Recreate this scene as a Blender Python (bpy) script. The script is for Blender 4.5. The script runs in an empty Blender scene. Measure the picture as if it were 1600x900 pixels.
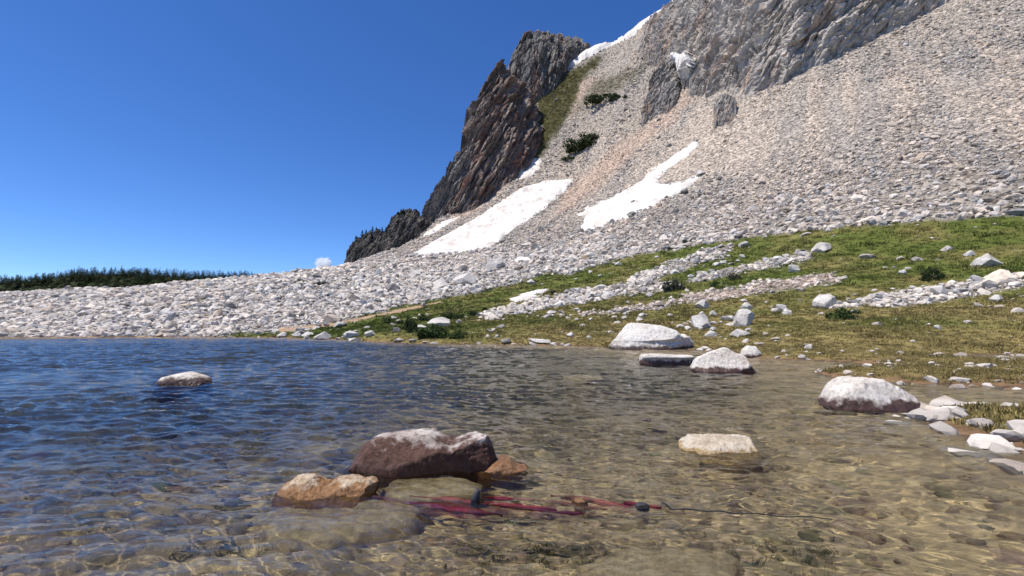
import bpy, bmesh, math, random
import numpy as np
from mathutils import Vector
from mathutils.bvhtree import BVHTree

random.seed(7)
RNG = np.random.default_rng(11)
SC = bpy.context.scene
COL = SC.collection

# ------------------------------------------------------------------ camera
F = 731.0                      # focal length in pixels of the 1600 px wide photograph
EYE = 1.6
PITCH = math.atan(62.0 / F)
cam_d = bpy.data.cameras.new('camera')
cam_d.sensor_width = 36.0
cam_d.lens = F / 1600.0 * 36.0
cam_d.clip_start = 0.05
cam_d.clip_end = 30000
cam = bpy.data.objects.new('camera', cam_d)
COL.objects.link(cam)
cam.location = (0, 0, EYE)
cam.rotation_euler = (math.pi / 2 + PITCH, 0, 0)
SC.camera = cam

# ------------------------------------------------------------------ sky and sun
SUN = Vector((-0.38, -0.12, 0.92)).normalized()
world = bpy.data.worlds.new('World')
SC.world = world
world.use_nodes = True
wn = world.node_tree
sky = wn.nodes.new('ShaderNodeTexSky')
sky.sky_type = 'NISHITA'
sky.sun_disc = False
sky.sun_elevation = math.asin(SUN.z)
sky.sun_rotation = math.atan2(SUN.x, SUN.y)
sky.altitude = 3200
sky.air_density = 1.0
sky.dust_density = 0.1
sky.ozone_density = 5.0
bg = wn.nodes['Background']
bg.inputs['Strength'].default_value = 0.15
hs = wn.nodes.new('ShaderNodeHueSaturation')
hs.inputs['Saturation'].default_value = 1.2
hs.inputs['Hue'].default_value = 0.509
wn.links.new(sky.outputs['Color'], hs.inputs['Color'])
wn.links.new(hs.outputs['Color'], bg.inputs['Color'])
sun_d = bpy.data.lights.new('sun', 'SUN')
sun_d.energy = 4.9
sun_d.angle = math.radians(0.5)
sun_d.cycles.is_caustics_light = True
sun_d.color = (1.0, 0.935, 0.83)
sun = bpy.data.objects.new('sun', sun_d)
COL.objects.link(sun)
sun.rotation_euler = SUN.to_track_quat('Z', 'Y').to_euler()
sun.location = (-60, 20, 120)
SC.view_settings.view_transform = 'Standard'
SC.view_settings.look = 'None'
SC.view_settings.gamma = 1.0
SC.view_settings.exposure = 0.26
SC.cycles.use_denoising = True
SC.cycles.max_bounces = 8
SC.cycles.volume_bounces = 6
SC.cycles.transparent_max_bounces = 12
SC.cycles.sample_clamp_indirect = 6.0

# ------------------------------------------------------------------ pixel <-> world helpers
CP, SP = math.cos(PITCH), math.sin(PITCH)

def ray(px, py):
    rx, ry = (px - 800.0) / F, (450.0 - py) / F
    return np.array([rx, CP - ry * SP, SP + ry * CP])

def at(px, py, Y):
    d = ray(px, py)
    return np.array([0, 0, EYE]) + d * (Y / d[1])

def onwater(px, py, z=0.0):
    d = ray(px, py)
    return np.array([0, 0, EYE]) + d * ((z - EYE) / d[2])

def topx(P):
    P = np.asarray(P, float)
    x, y, z = P[..., 0], P[..., 1], P[..., 2] - EYE
    f = np.maximum(y * CP + z * SP, 1e-3)
    u = -y * SP + z * CP
    return 800 + F * x / f, 450 - F * u / f

# ------------------------------------------------------------------ noise (numpy)
def _hash(ix, iy, iz, seed):
    h = (ix.astype(np.int64) * 374761393 + iy.astype(np.int64) * 668265263 + iz.astype(np.int64) * 2147483647 + seed * 1274126177) & 0xFFFFFFFF
    h = ((h ^ (h >> 13)) * 1274126177) & 0xFFFFFFFF
    h = ((h ^ (h >> 16)) * 2246822519) & 0xFFFFFFFF
    return h ^ (h >> 15)

def noise3(p, seed=0):
    p = np.asarray(p, float)
    i = np.floor(p).astype(np.int64)
    f = (p - i).astype(np.float32)
    w = f * f * f * (f * (f * 6 - 15) + 10)
    hx = [(i[..., 0] + d) * 374761393 for d in (0, 1)]; hy = [(i[..., 1] + d) * 668265263 for d in (0, 1)]
    hz = [(i[..., 2] + d) * 2147483647 + seed * 1274126177 for d in (0, 1)]
    wx = [1 - w[..., 0], w[..., 0]]; wy = [1 - w[..., 1], w[..., 1]]; wz = [1 - w[..., 2], w[..., 2]]
    fx = [f[..., 0], f[..., 0] - 1]; fy = [f[..., 1], f[..., 1] - 1]; fz = [f[..., 2], f[..., 2] - 1]
    r = np.zeros(p.shape[:-1], np.float32)
    for dx in (0, 1):
        for dy in (0, 1):
            wxy = wx[dx] * wy[dy]; hxy = hx[dx] + hy[dy]
            for dz in (0, 1):
                h = ((hxy + hz[dz]) & 0xFFFFFFFF).astype(np.uint32)
                h = (h ^ (h >> 13)) * np.uint32(1274126177)
                h = (h ^ (h >> 16)) * np.uint32(2246822519)
                h = h ^ (h >> 15)
                d = ((h & 1023).astype(np.float32) / 511.5 - 1) * fx[dx] + (((h >> 10) & 1023).astype(np.float32) / 511.5 - 1) * fy[dy] + (((h >> 20) & 1023).astype(np.float32) / 511.5 - 1) * fz[dz]
                r += d * wxy * wz[dz]
    return r.astype(float)

def fbm(p, octv=4, seed=0, gain=0.5):
    p = np.asarray(p, float)
    a, s, r = 1.0, 0.0, 0.0
    for k in range(octv):
        r = r + a * noise3(p * (2.03 ** k) + 17.3 * k, seed + k)
        s += a
        a *= gain
    return r / s * 1.6

def ridged(p, octv=4, seed=0, gain=0.5):
    p = np.asarray(p, float)
    a, s, r = 1.0, 0.0, 0.0
    for k in range(octv):
        r = r + a * (1 - 2.2 * np.abs(noise3(p * (2.1 ** k) + 9.1 * k, seed + k)))
        s += a
        a *= gain
    return r / s

def worley(p, seed=0):
    """distance to nearest and second nearest point, and an id value in 0..1"""
    p = np.asarray(p, float)
    i = np.floor(p).astype(np.int64)
    d1 = np.full(p.shape[:-1], 9.0); d2 = d1.copy(); idv = np.zeros(p.shape[:-1])
    for dx in (-1, 0, 1):
        for dy in (-1, 0, 1):
            for dz in (-1, 0, 1):
                c = i + np.array([dx, dy, dz])
                h = _hash(c[..., 0], c[..., 1], c[..., 2], seed)
                q = np.stack([(h & 1023) / 1023., ((h >> 10) & 1023) / 1023., ((h >> 20) & 1023) / 1023.], -1)
                d = np.sqrt((((c + q) - p) ** 2).sum(-1))
                v = ((h >> 7) & 255) / 255.
                closer = d < d1
                d2 = np.where(closer, d1, np.minimum(d2, d))
                idv = np.where(closer, v, idv)
                d1 = np.where(closer, d, d1)
    return d1, d2, idv

def n2(X, Y, s, octv=4, seed=0):
    return fbm(np.stack([np.asarray(X) / s, np.asarray(Y) / s, np.zeros_like(X) + seed * 3.7], -1), octv, seed)

def smooth(a, b, x):
    t = np.clip((x - a) / (b - a), 0, 1)
    return t * t * (3 - 2 * t)

def sdist(px, py, poly):
    """signed distance (positive inside) to polygon, in the polygon's units"""
    px, py = np.asarray(px, float), np.asarray(py, float)
    inside = np.zeros(px.shape, bool)
    d = np.full(px.shape, 1e18)
    n = len(poly)
    for k in range(n):
        (x0, y0), (x1, y1) = poly[k], poly[(k + 1) % n]
        c = ((y0 > py) != (y1 > py))
        with np.errstate(divide='ignore', invalid='ignore'):
            xs = (x1 - x0) * (py - y0) / ((y1 - y0) if y1 != y0 else 1e-9) + x0
        inside ^= c & (px < xs)
        ex, ey = x1 - x0, y1 - y0
        t = np.clip(((px - x0) * ex + (py - y0) * ey) / max(ex * ex + ey * ey, 1e-9), 0, 1)
        d = np.minimum(d, (px - x0 - t * ex) ** 2 + (py - y0 - t * ey) ** 2)
    d = np.sqrt(d)
    return np.where(inside, d, -d)

# ------------------------------------------------------------------ mesh helpers
def link(o, parent=None):
    COL.objects.link(o)
    if parent is not None:
        o.parent = parent
    return o

def np_mesh(name, verts, faces, mat=None, smooth_shade=True):
    """faces: (n,3) or (n,4) int array"""
    verts = np.asarray(verts, np.float32).reshape(-1, 3)
    faces = np.asarray(faces, np.int32)
    k = faces.shape[1]
    m = bpy.data.meshes.new(name)
    m.vertices.add(len(verts)); m.vertices.foreach_set('co', verts.ravel())
    m.loops.add(faces.size); m.loops.foreach_set('vertex_index', faces.ravel())
    m.polygons.add(len(faces))
    m.polygons.foreach_set('loop_start', np.arange(0, faces.size, k, dtype=np.int32))
    m.polygons.foreach_set('use_smooth', np.full(len(faces), smooth_shade))
    m.update(calc_edges=True)
    m.validate()
    if mat: m.materials.append(mat)
    return m

def grid_faces(nr, nc, wrap=False):
    r = np.arange(nr - 1)[:, None]
    c = np.arange(nc if wrap else nc - 1)[None, :]
    a = r * nc + c; b = r * nc + (c + 1) % nc
    return np.stack([a, b, b + nc, a + nc], -1).reshape(-1, 4)

def set_attr(m, name, arr, typ='FLOAT_COLOR'):
    a = m.attributes.new(name, typ, 'POINT')
    arr = np.asarray(arr, np.float32)
    if typ == 'FLOAT_COLOR':
        if arr.shape[-1] == 3:
            arr = np.concatenate([arr, np.ones(arr.shape[:-1] + (1,), np.float32)], -1)
        a.data.foreach_set('color', arr.ravel())
    elif typ == 'FLOAT_VECTOR':
        a.data.foreach_set('vector', arr.ravel())
    elif typ == 'INT':
        a.data.foreach_set('value', np.asarray(arr, np.int32).ravel())
    else:
        a.data.foreach_set('value', arr.ravel())

def tag(o, label=None, cat=None, group=None, kind=None):
    if label: o['label'] = label
    if cat: o['category'] = cat
    if group: o['group'] = group
    if kind: o['kind'] = kind
    return o

def grid_normals(P):
    du = np.gradient(P, axis=1); dv = np.gradient(P, axis=0)
    n = np.cross(du, dv)
    return n / np.maximum(np.linalg.norm(n, axis=-1, keepdims=True), 1e-9)

# ------------------------------------------------------------------ material helpers
def new_mat(name):
    m = bpy.data.materials.new(name); m.use_nodes = True
    t = m.node_tree; b = t.nodes['Principled BSDF']
    return m, t, b

def nd(t, typ, **kw):
    n = t.nodes.new(typ)
    for k, v in kw.items():
        setattr(n, k, v)
    return n

def noise_node(t, scale, detail=5, rough=0.55, coord=None, vec=None):
    n = nd(t, 'ShaderNodeTexNoise')
    n.inputs['Scale'].default_value = scale
    n.inputs['Detail'].default_value = detail
    n.inputs['Roughness'].default_value = rough
    if vec is not None: t.links.new(vec, n.inputs['Vector'])
    return n

def ramp(t, fac, stops):
    r = nd(t, 'ShaderNodeValToRGB')
    e = r.color_ramp.elements
    e[0].position, e[0].color = stops[0][0], tuple(stops[0][1]) + (1,)
    e[1].position, e[1].color = stops[-1][0], tuple(stops[-1][1]) + (1,)
    for p, c in stops[1:-1]:
        x = e.new(p); x.color = tuple(c) + (1,)
    t.links.new(fac, r.inputs['Fac'])
    return r.outputs['Color']

def mixc(t, fac, a, b, mode='MIX'):
    n = nd(t, 'ShaderNodeMix', data_type='RGBA', blend_type=mode)
    def put(s, v):
        if hasattr(v, 'links'): t.links.new(v, s)
        elif isinstance(v, (int, float)): s.default_value = v
        else: s.default_value = tuple(v) + (1,)
    put(n.inputs[0], fac); put(n.inputs[6], a); put(n.inputs[7], b)
    return n.outputs[2]

def bump(t, b, height, strength=0.5, dist=0.1):
    n = nd(t, 'ShaderNodeBump')
    n.inputs['Strength'].default_value = strength
    n.inputs['Distance'].default_value = dist
    t.links.new(height, n.inputs['Height'])
    t.links.new(n.outputs['Normal'], b.inputs['Normal'])
    return n

def geo_pos(t):
    return nd(t, 'ShaderNodeNewGeometry').outputs['Position']

def obj_pos(t):
    return nd(t, 'ShaderNodeTexCoord').outputs['Object']

# ground: zone albedo from the terrain attribute, broken up by noise
def mat_ground():
    m, t, b = new_mat('ground_soil')
    a = nd(t, 'ShaderNodeAttribute', attribute_name='albedo')
    p = geo_pos(t)
    n1 = noise_node(t, 0.9, 8, 0.65, vec=p); n2_ = noise_node(t, 6.0, 6, 0.7, vec=p)
    c = mixc(t, 1.0, a.outputs['Color'], ramp(t, n1.outputs['Fac'], [(0.25, (0.6, 0.6, 0.6)), (0.75, (1.4, 1.38, 1.32))]), 'MULTIPLY')
    c = mixc(t, 1.0, c, ramp(t, n2_.outputs['Fac'], [(0.3, (0.65, 0.66, 0.68)), (0.7, (1.35, 1.32, 1.3))]), 'MULTIPLY')
    sa = nd(t, 'ShaderNodeAttribute', attribute_name='scree')
    vo = nd(t, 'ShaderNodeTexVoronoi'); vo.inputs['Scale'].default_value = 1.3; t.links.new(p, vo.inputs['Vector'])
    bw = nd(t, 'ShaderNodeSeparateColor'); t.links.new(vo.outputs['Color'], bw.inputs[0])
    cc = mixc(t, 1.0, c, ramp(t, bw.outputs[0], [(0.0, (0.45, 0.45, 0.46)), (0.5, (1.1, 1.1, 1.1)), (1.0, (2.0, 1.95, 1.9))]), 'MULTIPLY')
    c = mixc(t, sa.outputs['Fac'], c, cc)
    t.links.new(c, b.inputs['Base Color'])
    b.inputs['Roughness'].default_value = 0.95
    b.inputs['Specular IOR Level'].default_value = 0.15
    bump(t, b, n2_.outputs['Fac'], 0.6, 0.12)
    return m

def mat_stone_inst():
    m, t, b = new_mat('talus_stone')
    a = nd(t, 'ShaderNodeAttribute', attribute_name='tint'); a.attribute_type = 'INSTANCER'
    p = geo_pos(t)
    n1 = noise_node(t, 1.7, 6, 0.65, vec=p)
    c = mixc(t, 1.0, a.outputs['Color'], ramp(t, n1.outputs['Fac'], [(0.28, (0.62, 0.6, 0.6)), (0.55, (1.0, 1.0, 1.0)), (0.75, (1.18, 1.17, 1.15))]), 'MULTIPLY')
    t.links.new(c, b.inputs['Base Color'])
    b.inputs['Roughness'].default_value = 0.85
    b.inputs['Specular IOR Level'].default_value = 0.25
    return m

def mat_rock(name, base, dark, light, scale=1.0, rust=None, rust_z=None, bump_d=0.04, rough=0.8, wet_z=None, crack=0.12):
    """boulder rock: mottled, lichen-flecked, optional rusty stain that climbs from the water"""
    m, t, b = new_mat(name)
    p = geo_pos(t)
    n1 = noise_node(t, 1.1 * scale, 8, 0.62, vec=p)
    n2_ = noise_node(t, 9 * scale, 8, 0.7, vec=p)
    n3 = noise_node(t, 40 * scale, 4, 0.6, vec=p)
    c = ramp(t, n1.outputs['Fac'], [(0.3, dark), (0.5, base), (0.72, light)])
    c = mixc(t, 1.0, c, ramp(t, n2_.outputs['Fac'], [(0.3, (0.55, 0.54, 0.53)), (0.5, (1, 1, 1)), (0.7, (1.22, 1.2, 1.16))]), 'MULTIPLY')
    fleck = ramp(t, n3.outputs['Fac'], [(0.60, (0, 0, 0)), (0.66, (1, 1, 1))])
    c = mixc(t, fleck, c, mixc(t, 0.55, c, (0.05, 0.045, 0.04)))
    sep = nd(t, 'ShaderNodeSeparateXYZ'); t.links.new(p, sep.inputs[0])
    if rust:
        mr = nd(t, 'ShaderNodeMapRange'); t.links.new(sep.outputs['Z'], mr.inputs['Value'])
        mr.inputs['From Min'].default_value, mr.inputs['From Max'].default_value = rust_z
        mr.inputs['To Min'].default_value, mr.inputs['To Max'].default_value = 1.0, 0.0
        ad = nd(t, 'ShaderNodeMath', operation='ADD'); t.links.new(mr.outputs[0], ad.inputs[0])
        n4 = noise_node(t, 3.5 * scale, 6, 0.65, vec=p)
        sc_ = nd(t, 'ShaderNodeMath', operation='MULTIPLY_ADD'); t.links.new(n4.outputs['Fac'], sc_.inputs[0])
        sc_.inputs[1].default_value = 1.4; sc_.inputs[2].default_value = -0.7
        t.links.new(sc_.outputs[0], ad.inputs[1])
        f = ramp(t, ad.outputs[0], [(0.35, (0, 0, 0)), (0.62, (1, 1, 1))])
        rc = ramp(t, n2_.outputs['Fac'], [(0.3, [x * 0.5 for x in rust]), (0.52, rust), (0.75, [min(1, x * 1.7) for x in rust])])
        c = mixc(t, f, c, rc)
    t.links.new(c, b.inputs['Base Color'])
    b.inputs['Specular IOR Level'].default_value = 0.3
    if wet_z:
        mr = nd(t, 'ShaderNodeMapRange'); t.links.new(sep.outputs['Z'], mr.inputs['Value'])
        mr.inputs['From Min'].default_value, mr.inputs['From Max'].default_value = wet_z
        mr.inputs['To Min'].default_value, mr.inputs['To Max'].default_value = 0.22, rough
        t.links.new(mr.outputs[0], b.inputs['Roughness'])
    else:
        b.inputs['Roughness'].default_value = rough
    ad = nd(t, 'ShaderNodeMath', operation='MULTIPLY_ADD')
    t.links.new(n2_.outputs['Fac'], ad.inputs[0]); ad.inputs[1].default_value = 1.0
    vo = nd(t, 'ShaderNodeTexVoronoi', feature='DISTANCE_TO_EDGE'); vo.inputs['Scale'].default_value = 3.0 * scale
    wv = mixc(t, 0.25, p, n2_.outputs['Color']); t.links.new(wv, vo.inputs['Vector'])
    cr = nd(t, 'ShaderNodeMath', operation='MINIMUM'); t.links.new(vo.outputs['Distance'], cr.inputs[0]); cr.inputs[1].default_value = 0.06
    cm = nd(t, 'ShaderNodeMath', operation='MULTIPLY'); t.links.new(cr.outputs[0], cm.inputs[0]); cm.inputs[1].default_value = 8 * crack
    t.links.new(cm.outputs[0], ad.inputs[2])
    bump(t, b, ad.outputs[0], 0.8, bump_d)
    return m

def mat_cliff():
    m, t, b = new_mat('cliff_rock')
    a = nd(t, 'ShaderNodeAttribute', attribute_name='albedo')
    p = geo_pos(t)
    n1 = noise_node(t, 0.12, 10, 0.68, vec=p); n2_ = noise_node(t, 0.55, 8, 0.7, vec=p)
    c = mixc(t, 1.0, a.outputs['Color'], ramp(t, n1.outputs['Fac'], [(0.3, (0.6, 0.58, 0.58)), (0.5, (1, 1, 1)), (0.7, (1.45, 1.42, 1.38))]), 'MULTIPLY')
    c = mixc(t, 1.0, c, ramp(t, n2_.outputs['Fac'], [(0.3, (0.55, 0.55, 0.57)), (0.5, (1, 1, 1)), (0.7, (1.4, 1.38, 1.34))]), 'MULTIPLY')
    t.links.new(c, b.inputs['Base Color'])
    b.inputs['Roughness'].default_value = 0.9; b.inputs['Specular IOR Level'].default_value = 0.2
    bump(t, b, n2_.outputs['Fac'], 1.0, 1.2)
    return m

def mat_snow():
    m, t, b = new_mat('old_snow')
    p = geo_pos(t)
    n1 = noise_node(t, 0.16, 8, 0.65, vec=p); n2_ = noise_node(t, 1.4, 5, 0.6, vec=p)
    c = ramp(t, n1.outputs['Fac'], [(0.3, (0.46, 0.40, 0.345)), (0.46, (0.62, 0.575, 0.53)), (0.62, (0.74, 0.72, 0.70))])
    t.links.new(c, b.inputs['Base Color'])
    b.inputs['Roughness'].default_value = 0.7
    bump(t, b, n2_.outputs['Fac'], 0.8, 0.5)
    return m

def mat_leaf(name, c0, c1, c2, attr='tint'):
    m, t, b = new_mat(name)
    p = geo_pos(t)
    n1 = noise_node(t, 2.3, 4, 0.6, vec=p)
    c = ramp(t, n1.outputs['Fac'], [(0.3, c0), (0.5, c1), (0.72, c2)])
    t.links.new(c, b.inputs['Base Color'])
    b.inputs['Roughness'].default_value = 0.7; b.inputs['Specular IOR Level'].default_value = 0.2
    return m

def mat_grass_inst():
    m, t, b = new_mat('grass_blade')
    a = nd(t, 'ShaderNodeAttribute', attribute_name='tint'); a.attribute_type = 'INSTANCER'
    t.links.new(a.outputs['Color'], b.inputs['Base Color'])
    b.inputs['Roughness'].default_value = 0.8; b.inputs['Specular IOR Level'].default_value = 0.15
    return m

def mat_plain(name, c, rough=0.8, nscale=8.0, var=0.4):
    m, t, b = new_mat(name)
    n1 = noise_node(t, nscale, 6, 0.65, vec=geo_pos(t))
    lo = [x * (1 - var) for x in c]; hi = [min(1, x * (1 + var)) for x in c]
    t.links.new(ramp(t, n1.outputs['Fac'], [(0.3, lo), (0.7, hi)]), b.inputs['Base Color'])
    b.inputs['Roughness'].default_value = rough
    return m

def mat_water():
    m = bpy.data.materials.new('lake_water'); m.use_nodes = True
    t = m.node_tree; t.nodes.clear()
    out = nd(t, 'ShaderNodeOutputMaterial')
    p = geo_pos(t)
    mp = nd(t, 'ShaderNodeMapping'); t.links.new(p, mp.inputs['Vector'])
    mp.inputs['Scale'].default_value = (0.55, 1.25, 1.0); mp.inputs['Rotation'].default_value = (0, 0, math.radians(6))
    n1 = noise_node(t, 4.2, 3, 0.5, vec=mp.outputs['Vector']); n1.inputs['Distortion'].default_value = 0.3
    n2_ = noise_node(t, 13.0, 3, 0.55, vec=mp.outputs['Vector'])
    ad = nd(t, 'ShaderNodeMath', operation='MULTIPLY_ADD'); t.links.new(n2_.outputs['Fac'], ad.inputs[0]); ad.inputs[1].default_value = 0.34
    t.links.new(n1.outputs['Fac'], ad.inputs[2])
    bp = nd(t, 'ShaderNodeBump'); bp.inputs['Strength'].default_value = 1.0; bp.inputs['Distance'].default_value = WBUMP
    fa = nd(t, 'ShaderNodeAttribute', attribute_name='far'); t.links.new(fa.outputs['Fac'], bp.inputs['Strength'])
    t.links.new(ad.outputs[0], bp.inputs['Height'])
    fr = nd(t, 'ShaderNodeFresnel'); fr.inputs['IOR'].default_value = 1.333; t.links.new(bp.outputs['Normal'], fr.inputs['Normal'])
    gl = nd(t, 'ShaderNodeBsdfGlossy'); gl.inputs['Roughness'].default_value = 0.03; t.links.new(bp.outputs['Normal'], gl.inputs['Normal'])
    rf = nd(t, 'ShaderNodeBsdfRefraction'); rf.inputs['IOR'].default_value = 1.333; rf.inputs['Roughness'].default_value = 0.0
    rf.inputs['Color'].default_value = (0.93, 0.95, 0.89, 1); t.links.new(bp.outputs['Normal'], rf.inputs['Normal'])
    tr = nd(t, 'ShaderNodeBsdfTransparent'); tr.inputs['Color'].default_value = (0.95, 0.96, 0.90, 1)
    mx = nd(t, 'ShaderNodeMixShader'); mx.inputs[0].default_value = WTRANS
    t.links.new(rf.outputs[0], mx.inputs[1]); t.links.new(tr.outputs[0], mx.inputs[2])
    m2 = nd(t, 'ShaderNodeMixShader'); t.links.new(fr.outputs[0], m2.inputs[0])
    t.links.new(mx.outputs[0], m2.inputs[1]); t.links.new(gl.outputs[0], m2.inputs[2])
    t.links.new(m2.outputs[0], out.inputs['Surface'])
    return m
WBUMP = 0.12
WTRANS = 0.28

# ------------------------------------------------------------------ zones as seen on the mountain (photo pixels, carried onto the terrain)
Z_MEADOW = [(300, 535), (380, 520), (470, 517), (540, 501), (600, 487), (640, 475), (700, 466), (745, 456), (800, 443), (858, 426), (885, 432), (905, 424), (930, 414), (985, 401), (1050, 389), (1110, 379), (1180, 370), (1350, 352), (1700, 330), (3000, 330), (3000, 2500), (1250, 900), (1200, 620), (300, 560)]
Z_RUB = [
    [(745, 494), (800, 479), (870, 463), (920, 452), (985, 440), (1012, 438), (1062, 446), (1000, 460), (920, 470), (860, 479), (800, 491), (770, 498)],
    [(980, 441), (1000, 428), (1060, 405), (1100, 392), (1145, 386), (1128, 402), (1080, 416), (1040, 431), (1010, 446)],
    [(1068, 440), (1110, 427), (1180, 411), (1260, 395), (1270, 405), (1180, 424), (1120, 433)],
    [(905, 492), (960, 483), (1050, 468), (1110, 455), (1180, 442), (1300, 425), (1310, 440), (1180, 459), (1110, 469), (1040, 480), (980, 487)],
    [(1300, 480), (1400, 455), (1600, 430), (1600, 450), (1420, 478)],
]
Z_PATH = [(430, 514), (520, 505), (600, 489), (640, 480), (690, 472), (640, 485), (590, 494), (520, 510), (440, 519)]
Z_GULLY = [(838, 190), (836, 150), (870, 128), (882, 113), (905, 104), (935, 86), (948, 84), (925, 112), (905, 130), (897, 165), (886, 188), (868, 210), (848, 243), (830, 262), (815, 262), (822, 235), (842, 210)]
Z_GULLY2 = [(905, 170), (915, 140), (935, 125), (985, 110), (1010, 100), (990, 125), (950, 150)]
Z_PINK = [[(1072, 142), (1085, 155), (1015, 220), (955, 275), (895, 325), (870, 340), (878, 303), (930, 255), (990, 210)],
          [(898, 125), (930, 120), (925, 140), (905, 165), (890, 190)],
          [(700, 335), (745, 318), (748, 330), (715, 342)]]
Z_CLIFF = [(985, 40), (1000, 76), (1018, 98), (1034, 118), (1056, 130), (1085, 136), (1110, 146), (1140, 156), (1173, 148), (1225, 124), (1290, 86), (1360, 40), (1450, -8), (1560, -60), (1560, -900), (900, -900)]
Z_BEIGE = [(1090, 170), (1180, 170), (1180, 262), (1060, 288), (1020, 270)]

# ------------------------------------------------------------------ terrain control points
CT = []
def c_px(px, py, Y): CT.append(at(px, py, Y))
def c_w(x, y, z): CT.append(np.array([x, y, z], float))
def c_shore(px, py): CT.append(onwater(px, py, 0.02))

for p in [(-250, 530), (-60, 529), (100, 527.5), (250, 527), (380, 527.5), (480, 530), (560, 533.5), (630, 536), (730, 538), (830, 539.5), (900, 541), (960, 544), (1085, 547), (1140, 552), (1190, 560), (1290, 585), (1450, 640), (1700, 740)]:
    c_shore(*p)
# lake floor
for p in [(0, 0, .15), (-3, 0, .1), (3, 0, .12), (0, 2.6, -.28), (-2, 3.2, -.34), (2, 3, -.28), (0, 5, -.5), (-4, 5, -.7), (3.5, 5, -.42), (0, 9, -.95), (-6, 9, -1.3), (5, 9, -.7), (9, 12, -.5),
          (0, 16, -1.3), (-12, 16, -2.2), (8, 17, -.9), (0, 28, -1.6), (-15, 30, -3), (8, 27, -.9), (12, 22, -.6), (-35, 40, -4), (-20, 52, -2.5), (-5, 38, -1.5), (5, 36, -.8), (-70, 55, -4), (-40, 65, -2), (-110, 60, -4),
          (-60, 20, -4), (-30, 5, -2), (-30, -10, -1), (-80, -20, -3), (14, 8, -.25), (-10, -6, .6), (0, -6, .9), (12, -4, 1), (30, 5, 2.5), (40, -30, 6), (0, -40, 6), (-60, -60, 5)]:
    c_w(*p)
# meadow and rubble benches
for p in [(480, 522, 74), (560, 518, 66), (640, 515, 62), (760, 505, 62), (900, 500, 62), (1050, 500, 56), (1173, 500, 50), (1173, 530, 36), (1060, 525, 44), (1350, 520, 34), (1600, 560, 26),
          (640, 478, 100), (760, 470, 100), (860, 465, 95), (1000, 462, 88), (1100, 450, 84), (1173, 440, 82), (1350, 440, 66), (1600, 460, 52),
          (700, 455, 118), (830, 430, 128), (950, 415, 128), (1050, 395, 126), (1173, 372, 124), (1350, 360, 100), (1600, 350, 84)]:
    c_px(*p)
# talus
for p in [(427, 515, 82), (427, 480, 104), (427, 447, 135), (427, 436, 152), (480, 424, 172), (540, 416, 205), (540, 455, 135), (540, 490, 92), (620, 440, 150), (600, 395, 215), (655, 372, 240),
          (700, 400, 190), (690, 342, 255), (735, 330, 262), (790, 288, 285), (835, 250, 305), (760, 380, 215), (835, 350, 218), (835, 400, 160), (900, 300, 258), (900, 370, 180), (900, 230, 305),
          (1000, 380, 150), (1000, 300, 198), (1000, 230, 242), (1000, 160, 285), (950, 160, 310), (1090, 330, 160), (1090, 250, 198), (1090, 180, 232), (1173, 300, 158), (1173, 230, 184), (1173, 175, 205),
          (1350, 280, 125), (1350, 180, 155), (1600, 260, 100), (1600, 160, 120), (1850, 250, 85),
          (842, 205, 322), (840, 160, 345), (870, 135, 362), (885, 111, 378), (920, 76, 392), (945, 100, 362), (985, 54, 372), (1000, 75, 345), (1000, 42, 362), (1035, 21, 352), (1062, 1, 345)]:
    c_px(*p)
# behind the right cliffs the mountain goes on rising; behind the ridge line it falls away
for p in [(1040, 70, 325), (1060, 60, 306), (1100, 60, 286), (1140, 60, 272), (1173, 60, 258), (1120, -40, 345), (1173, -95, 320), (1260, 110, 214), (1350, 55, 226), (1350, -120, 310), (1450, 0, 230), (1600, 20, 186), (1600, -150, 250), (1850, 50, 140), (1850, -100, 185)]:
    c_px(*p)
for p in [(885, 200, 430), (985, 160, 440), (1060, 120, 430), (1173, 0, 420), (800, 260, 400), (740, 330, 330), (660, 400, 300), (560, 440, 270), (427, 470, 230), (480, 460, 250), (1600, -60, 320)]:
    c_px(*p)
# left moraine (beyond the photograph's edge), low and stony
for p in [(300, 512, 84), (300, 442, 165), (150, 515, 90), (150, 452, 180), (0, 518, 96), (0, 462, 190), (-250, 470, 200), (-250, 520, 100), (300, 480, 230), (0, 490, 260), (-300, 490, 260)]:
    c_px(*p)
for a in range(-180, 180, 20):
    c_w(900 * math.sin(math.radians(a)), 900 * math.cos(math.radians(a)), -15)
    c_w(3000 * math.sin(math.radians(a)), 3000 * math.cos(math.radians(a)), -40)
CT = np.array(CT)
CC = 3.0
def _phi(d2): return -np.sqrt(d2 + CC * CC)
_A = _phi(((CT[:, None, :2] - CT[None, :, :2]) ** 2).sum(-1)) + np.eye(len(CT)) * -0.0
_Pn = np.c_[np.ones(len(CT)), CT[:, :2]]
_M = np.block([[_A, _Pn], [_Pn.T, np.zeros((3, 3))]])
_W = np.linalg.solve(_M, np.r_[CT[:, 2], 0, 0, 0])

def h_smooth(X, Y):
    X = np.asarray(X, float); Y = np.asarray(Y, float)
    sh = X.shape; x = X.ravel(); y = Y.ravel(); r = np.empty(len(x))
    for s in range(0, len(x), 40000):
        xs, ys = x[s:s + 40000], y[s:s + 40000]
        d2 = (xs[:, None] - CT[None, :, 0]) ** 2 + (ys[:, None] - CT[None, :, 1]) ** 2
        r[s:s + 40000] = _phi(d2) @ _W[:len(CT)] + _W[-3] + _W[-2] * xs + _W[-1] * ys
    return r.reshape(sh)

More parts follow.
